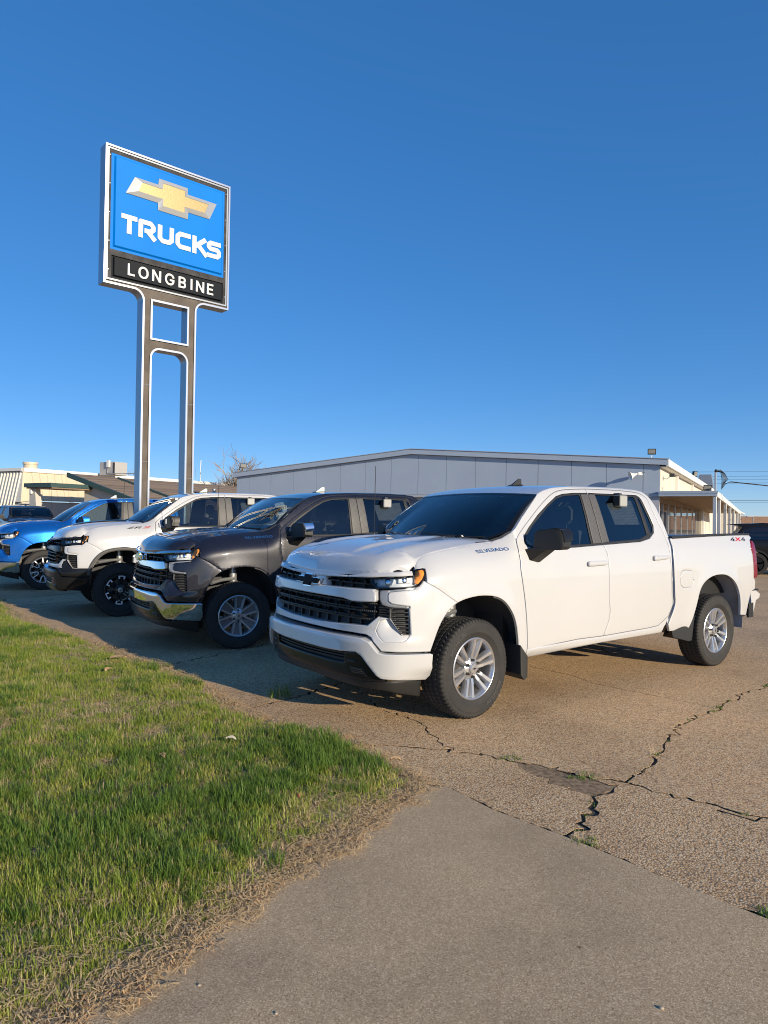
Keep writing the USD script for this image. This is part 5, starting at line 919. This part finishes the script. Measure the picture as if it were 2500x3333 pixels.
for i in range(26):
    x = -.16 - i * .27; put(MB, 'rib', hull([(x + dx * k, yy - .07 * k2, z) for z, yy, in ((3.84, .02), (1.9, -.40)) for dx, k, k2 in ((-.05, 1, 0), (.05, 1, 0), (-.03, 1, 1), (.03, 1, 1))]).apply_translation([0, 0, 0]), 'rib_metal')
put(MB, 'roof_trim', cat_(bx(-.1, .09, -.1, 42, 3.84, 4.05), bx(-14, .09, -.14, .02, 3.88, 4.04)), 'white_trim'); put(MB, 'roof', bx(-14, -.1, .02, 42, 3.85, 4.0), 'galvanised'); put(MB, 'lower_wall', cat_(bx(-14, .10, .12, .3, 0, 2.3), bx(-13.9, .30, -.24, 42, 0, 2.24)), 'shade_stucco')
def lpos(x, y, z): return np.r_[np.array([-19.46, 38.0]) + x * BU + y * BV, z]
rv = thing('roof_vent', 'round cream vent stack on the metal building roof', 'vent', m=frame(lpos(-1.1, 1.2, 4.0), BU, BV)); put(rv, 'stack', lathe([(.36, 0), (.36, .34), (.40, .34), (.40, .46), (0, .47)][::-1], 24, 'z'), 'tan_metal')
ac = thing('rooftop_air_conditioner', 'grey box air conditioner with conduit on the metal building roof', 'air conditioner', m=frame(np.array([-16.1, 42.0, 3.92]), BU, BV)); put(ac, 'cabinet', rbx(-.7, .62, -.45, .45, 0, .78, .015), 'hvac_grey'); put(ac, 'control_box', rbx(.0, .22, -.56, -.452, .46, .86, .01), 'white_trim'); put(ac, 'side_grille', bx(.45, .60, -.462, -.452, .08, .72), 'dark_steel'); put(ac, 'conduit', tube([(.1, -.5, .5), (.1, -.5, .12), (1.2, -.5, .06), (2.8, -.5, .04)], .025, 6), 'galvanised')
HS = thing('shingled_house', 'low building with brown shingle roofs, dark green rakes and grey walls', 'building', m=frame((-16.02, 36.0, 0), BU, BV))
def shed(x0, y0, z0, run, drop, back, n):
    sl = drop / run; cols = ('shingle_a', 'shingle_b', 'shingle_c')
    for i in range(n):
        a, b = run * i / n, run * (i + 1) / n + .05; P = [(x0 + x, y, z0 - sl * x + dz) for x, dz in ((a, .03), (b, .045), (a, 0), (b, 0)) for y in (y0, y0 + back)]; put(HS, 'shingle_course', hull(P), cols[(i * 7 + i // 3) % 3])
    put(HS, 'rake_board', hull([(x0 - .12 + k * (run + .2), y0 - .12 + dy, z0 + .05 - sl * (k * (run + .2) - .12) - dz) for k in (0, 1) for dy in (0, .11) for dz in (0, .24)]), 'green_trim')
    put(HS, 'gable_wall', slab(Polygon([(x0 + .9, .0), (x0 + .9, z0 - sl * .9 - .05), (x0 + run, z0 - drop - .05), (x0 + run, 0)]), y0 + .35, y0 + .15), 'shade_stucco')
shed(0, 0, 3.63, 5.6, 1.54, 2.7, 22); shed(.65, 2.63, 3.54, 6.0, 1.62, 17, 24)
put(HS, 'entry_canopy', cat_(bx(-.5, 1.5, -2.2, .6, 2.86, 3.06)), 'green_trim'); put(HS, 'entry_soffit', bx(-.45, 1.45, -2.1, .55, 2.80, 2.855), 'soffit_wood'); put(HS, 'entry_pillar', hull([(-.35, -2.0, 0), (.45, -2.0, 0), (-.35, -1.7, 0), (.45, -1.7, 0), (-.35, -2.0, 2.79), (.05, -2.0, 2.79), (-.35, -1.7, 2.79), (.05, -1.7, 2.79)]), 'shade_stucco')
put(HS, 'wall_lamp', rbx(-.25, -.10, -2.10, -2.005, 2.55, 2.75, .01), 'white_trim'); put(HS, 'entry_wall', slab(sbox(-.4, 1.9, 2.6, 2.55), 1.6, 1.5), 'tan_metal')
pv = thing('roof_pipe', 'small grey pipe vent on the brown shingle roof', 'vent', m=frame(np.r_[np.array([-16.02, 36.0]) + 4.2 * BU + 6.0 * BV, 2.55], BU, BV)); put(pv, 'pipe', lathe([(.09, 0), (.09, .5), (.12, .5), (.12, .56), (0, .57)][::-1], 14, 'z'), 'galvanised')
def tree(x, y, z0, h, spread, label, seed, n0=9, r0=.10, name='bare_tree'):
    r = np.random.default_rng(seed); T = []; B = []
    def grow(p, d, l, rad, lev):
        k = 5; P = [p]; q = p.copy(); dd = d.copy()
        for i in range(k):
            dd = dd + r.normal(0, .16, 3) + np.array([0, 0, .05 if lev < 3 else -.02]); dd /= np.linalg.norm(dd); q = q + dd * l / k; P.append(q.copy())
        (T if lev == 0 else B).append(tube(P, rad, 5 if lev < 2 else 3, rad * .5))
        if lev < 4:
            for j in range((n0, 5, 4, 3)[lev]):
                i = r.integers(2 if lev else 3, k + 1); a = r.uniform(0, 2 * math.pi); e = r.uniform(.35, 1.0) * spread; nd = dd + np.array([math.cos(a) * e, math.sin(a) * e, r.uniform(.0, .5)]); nd /= np.linalg.norm(nd); grow(P[i], nd, l * r.uniform(.55, .8), rad * .55, lev + 1)
    grow(np.array([0, 0, 0.]), np.array([0, 0, 1.]), h * .36, r0, 0)
    t = thing(name, label, 'tree', 'bare trees behind the buildings', m=frame((x, y, z0), (1, 0), (0, 1))); put(t, 'trunk', cat_(*T), 'bark_pale'); put(t, 'branches', cat_(*B), 'bark_pale')
tree(-10.3, 50, 0, 7.2, 1.0, 'large bare pale tree behind the left end of the showroom', 3, 16, .14); tree(-24.5, 68, 0, 7.0, 1.0, 'bare tree showing between the sign legs over the roofs', 5, 8); tree(-27.5, 72, 0, 6.8, 1.0, 'bare tree just left of the sign leg over the shingle roof', 8, 8); tree(-5.6, 48, 0, 6.6, .55, 'sparse bare treetop rising over the grey showroom roof', 9, 5, .05)
an = thing('antenna_mast', 'thin grey antenna mast beside the large bare tree', 'antenna', m=frame((-13.6, 52, 0), (1, 0), (0, 1))); put(an, 'pole', tube([(0, 0, 0), (.06, 0, 5.7)], .03, 6), 'galvanised'); put(an, 'element', tube([(-.3, 0, 4.4), (-.3, 0, 5.2)], .012, 5), 'galvanised')
BR = thing('brick_building', 'long low brown brick building far beyond the lot at right', 'building', m=frame((75, 150, 0), (1, 0), (0, 1))); put(BR, 'wall', bx(0, 70, 0, 20, 0, 3.25), 'brick_far'); put(BR, 'coping', bx(-.1, 70, -.15, 20, 3.25, 3.42), 'grey_trim'); put(BR, 'band', bx(-.02, 70, -.06, .0, 1.55, 1.65), 'shingle_c')
for x in (12, 26): put(BR, 'roof_unit', bx(x, x + 1.6, 2, 4, 3.42, 4.0), 'dark_steel')
B2 = thing('brick_building', 'brown brick building across the lot mirrored in the showroom side windows', 'building', m=frame((47.5, 78, 0), (1, 0), (0, 1))); put(B2, 'wall', bx(0, 40, 0, 3, 0, 4.6), 'brick_far'); put(B2, 'coping', bx(-.1, 40, -.1, 3, 4.6, 4.8), 'grey_trim')
for x in (2, 7, 12, 17): put(B2, 'window', bx(x, x + 2, -.05, -.01, .8, 2.4), 'dark_glass')
lp = thing('light_pole', 'thin lamp post in front of the brick building', 'lamp post', m=frame((52.2, 100, 0), (1, 0), (0, 1))); put(lp, 'pole', tube([(0, 0, 0), (0, 0, 2.65)], .06, 8), 'galvanised'); put(lp, 'lamp_head', rbx(-.9, .1, -.15, .15, 2.6, 2.75, .03), 'galvanised')
# ---------------- other vehicles
truck('dark slate pickup facing forward behind the blue pickup at far left', None, truck_m(-15.0, 30.4, 2.29), 'slate_paint', 'chrome', 'chrome', 'gloss_black', 'slate_paint', 'd', '', 0, extras=('permit',))
SV = thing('black_suv', 'black crossover car with rear spoiler at the right edge beyond the pickup bed', 'car', m=frame((12.0, 23.0, 0), (.93, -.36), (.36, .93)))
prof = [(-.74, .55), (-.80, .75), (-.78, .95), (-.66, 1.12), (-.50, 1.32), (-.36, 1.50), (-.55, 1.56), (-.40, 1.60), (.2, 1.64), (1.1, 1.63), (1.7, 1.50), (2.4, 1.10), (3.2, 1.0), (3.45, .8), (3.5, .5), (3.4, .3), (-.6, .32)]
SP = Polygon(prof); whl = unary_union([Point(0, .35).buffer(.40), Point(2.65, .35).buffer(.40), sbox(-.4, .0, .4, .3), sbox(2.25, 0, 3.05, .3)]); wnd = Polygon([(-.38, 1.12), (-.30, 1.40), (.1, 1.50), (1.1, 1.50), (1.55, 1.38), (2.05, 1.08)])
def suv_fn(x, z, o=0.): z = np.asarray(z, float); return np.stack([x, -(.90 - .06 * np.clip((.8 - z) / .5, 0, 1) - .30 * np.clip((z - 1.0) / .65, 0, 1) ** 1.4) - o, z], -1)
gs_ = panel(SP.difference(unary_union([whl, wnd])), suv_fn, 0, .05, .02, .08); put(SV, 'body_side', gs_, 'gloss_black'); put(SV, 'body_side', gs_.mirror(), 'gloss_black')
gw = panel(wnd.buffer(.01), suv_fn, -.012, 0, 0, .1); put(SV, 'side_glass', gw, 'privacy_glass'); put(SV, 'side_glass', gw.mirror(), 'privacy_glass')
V = []; F = []; pr = resample(SP.exterior, .08)
for x, z in pr:
    w = float(-suv_fn(x, z)[1]) - .012; V += [(x, y, z) for y in np.linspace(-w, w, 7)]
n_ = len(pr)
for i in range(n_):
    for k in range(6): a, b = i * 7 + k, ((i + 1) % n_) * 7 + k; F += [(a, b, a + 1), (a + 1, b, b + 1)]
put(SV, 'body_shell', G(trimesh.Trimesh(np.array(V), np.array(F), process=False), 40), 'gloss_black'); put(SV, 'spoiler', G(hull([(-.72, y, 1.56) for y in (-.56, .56)] + [(-.70, y, 1.585) for y in (-.56, .56)] + [(-.2, y, 1.62) for y in (-.6, .6)] + [(-.2, y, 1.55) for y in (-.6, .6)])), 'gloss_black'); put(SV, 'arch_trim', slab(Point(0, .35).buffer(.45).difference(unary_union([Point(0, .35).buffer(.39), sbox(-1, -1, 1, .3)])), -.84, -.91), 'black_plastic'); put(SV, 'tail_lamp', hull([(-.70, -.80, 1.10), (-.55, -.84, 1.14), (-.72, -.70, 1.0), (-.74, -.5, 1.06), (-.5, -.86, 1.05)]), 'red_plastic')
for x in (0, 2.65):
    for s in (-1, 1):
        w = unique(SV, 'wheel'); UsdGeom.Xform.Define(stage, w); k = np.array([1, -s, 1.])
        q = G(lathe([(.24, .1), (.30, .11), (.34, .10), (.355, .07), (.355, -.07), (.34, -.1), (.24, -.1)], 40), 40); put(w, 'tyre', q.moved(np.eye(3), np.array([x, s * .79, .35])), 'rubber')
        sp = [arm((rot2((.03, 0), a), rot2((.235, .0), a)), .05, .03, .085, .10, .03, .6) for a in np.arange(5) * 2 * math.pi / 5 + .2] + [lathe([(.25, .09), (.245, .11), (.235, .09)], 36)]; put(w, 'rim', G(cat_(*sp), 25).moved(np.diag([1, s, 1.]), np.array([x, s * .79, .35])), 'machined_alloy'); put(w, 'rim_back', G(lathe([(0, .02), (.24, .02)], 24)).moved(np.diag([1, s, 1.]), np.array([x, s * .79, .35])), 'black_alloy')
# key boxes hung on the rear door windows
for (x, y, ya), lab in (((0, 0, AX_A), 'grey key box clipped to the rear window of the nearest white pickup'), ((.28, -3.74, YAW[0]), 'key box clipped to the rear window of the dark pickup'), ((.66, -7.21, YAW[1]), 'key box clipped to the rear window of the off-road white pickup')):
    c = surf(np.array([3.87]), np.array([1.812 + (.05 if x > .5 else 0)]), .03)[0]; q = np.array(beside(x, y, ya)); wx = np.array([c[0], c[1], c[2], 1.]) @ q
    kb = thing('key_box', lab, 'key box', 'key boxes on truck windows', m=frame(wx[:3], q[0, :2], q[1, :2])); put(kb, 'box', G(rbx(-.062, .062, -.05, .04, -.06, .05, .008), 30), 'key_box_grey'); put(kb, 'hook', cat_(bx(-.02, .02, -.09, -.05, -.01, .075), bx(-.02, .02, -.09, .0, .06, .075)), 'grey_plastic'); put(kb, 'dark_face', bx(.0622, .065, -.045, .035, -.055, .045), 'black_plastic')
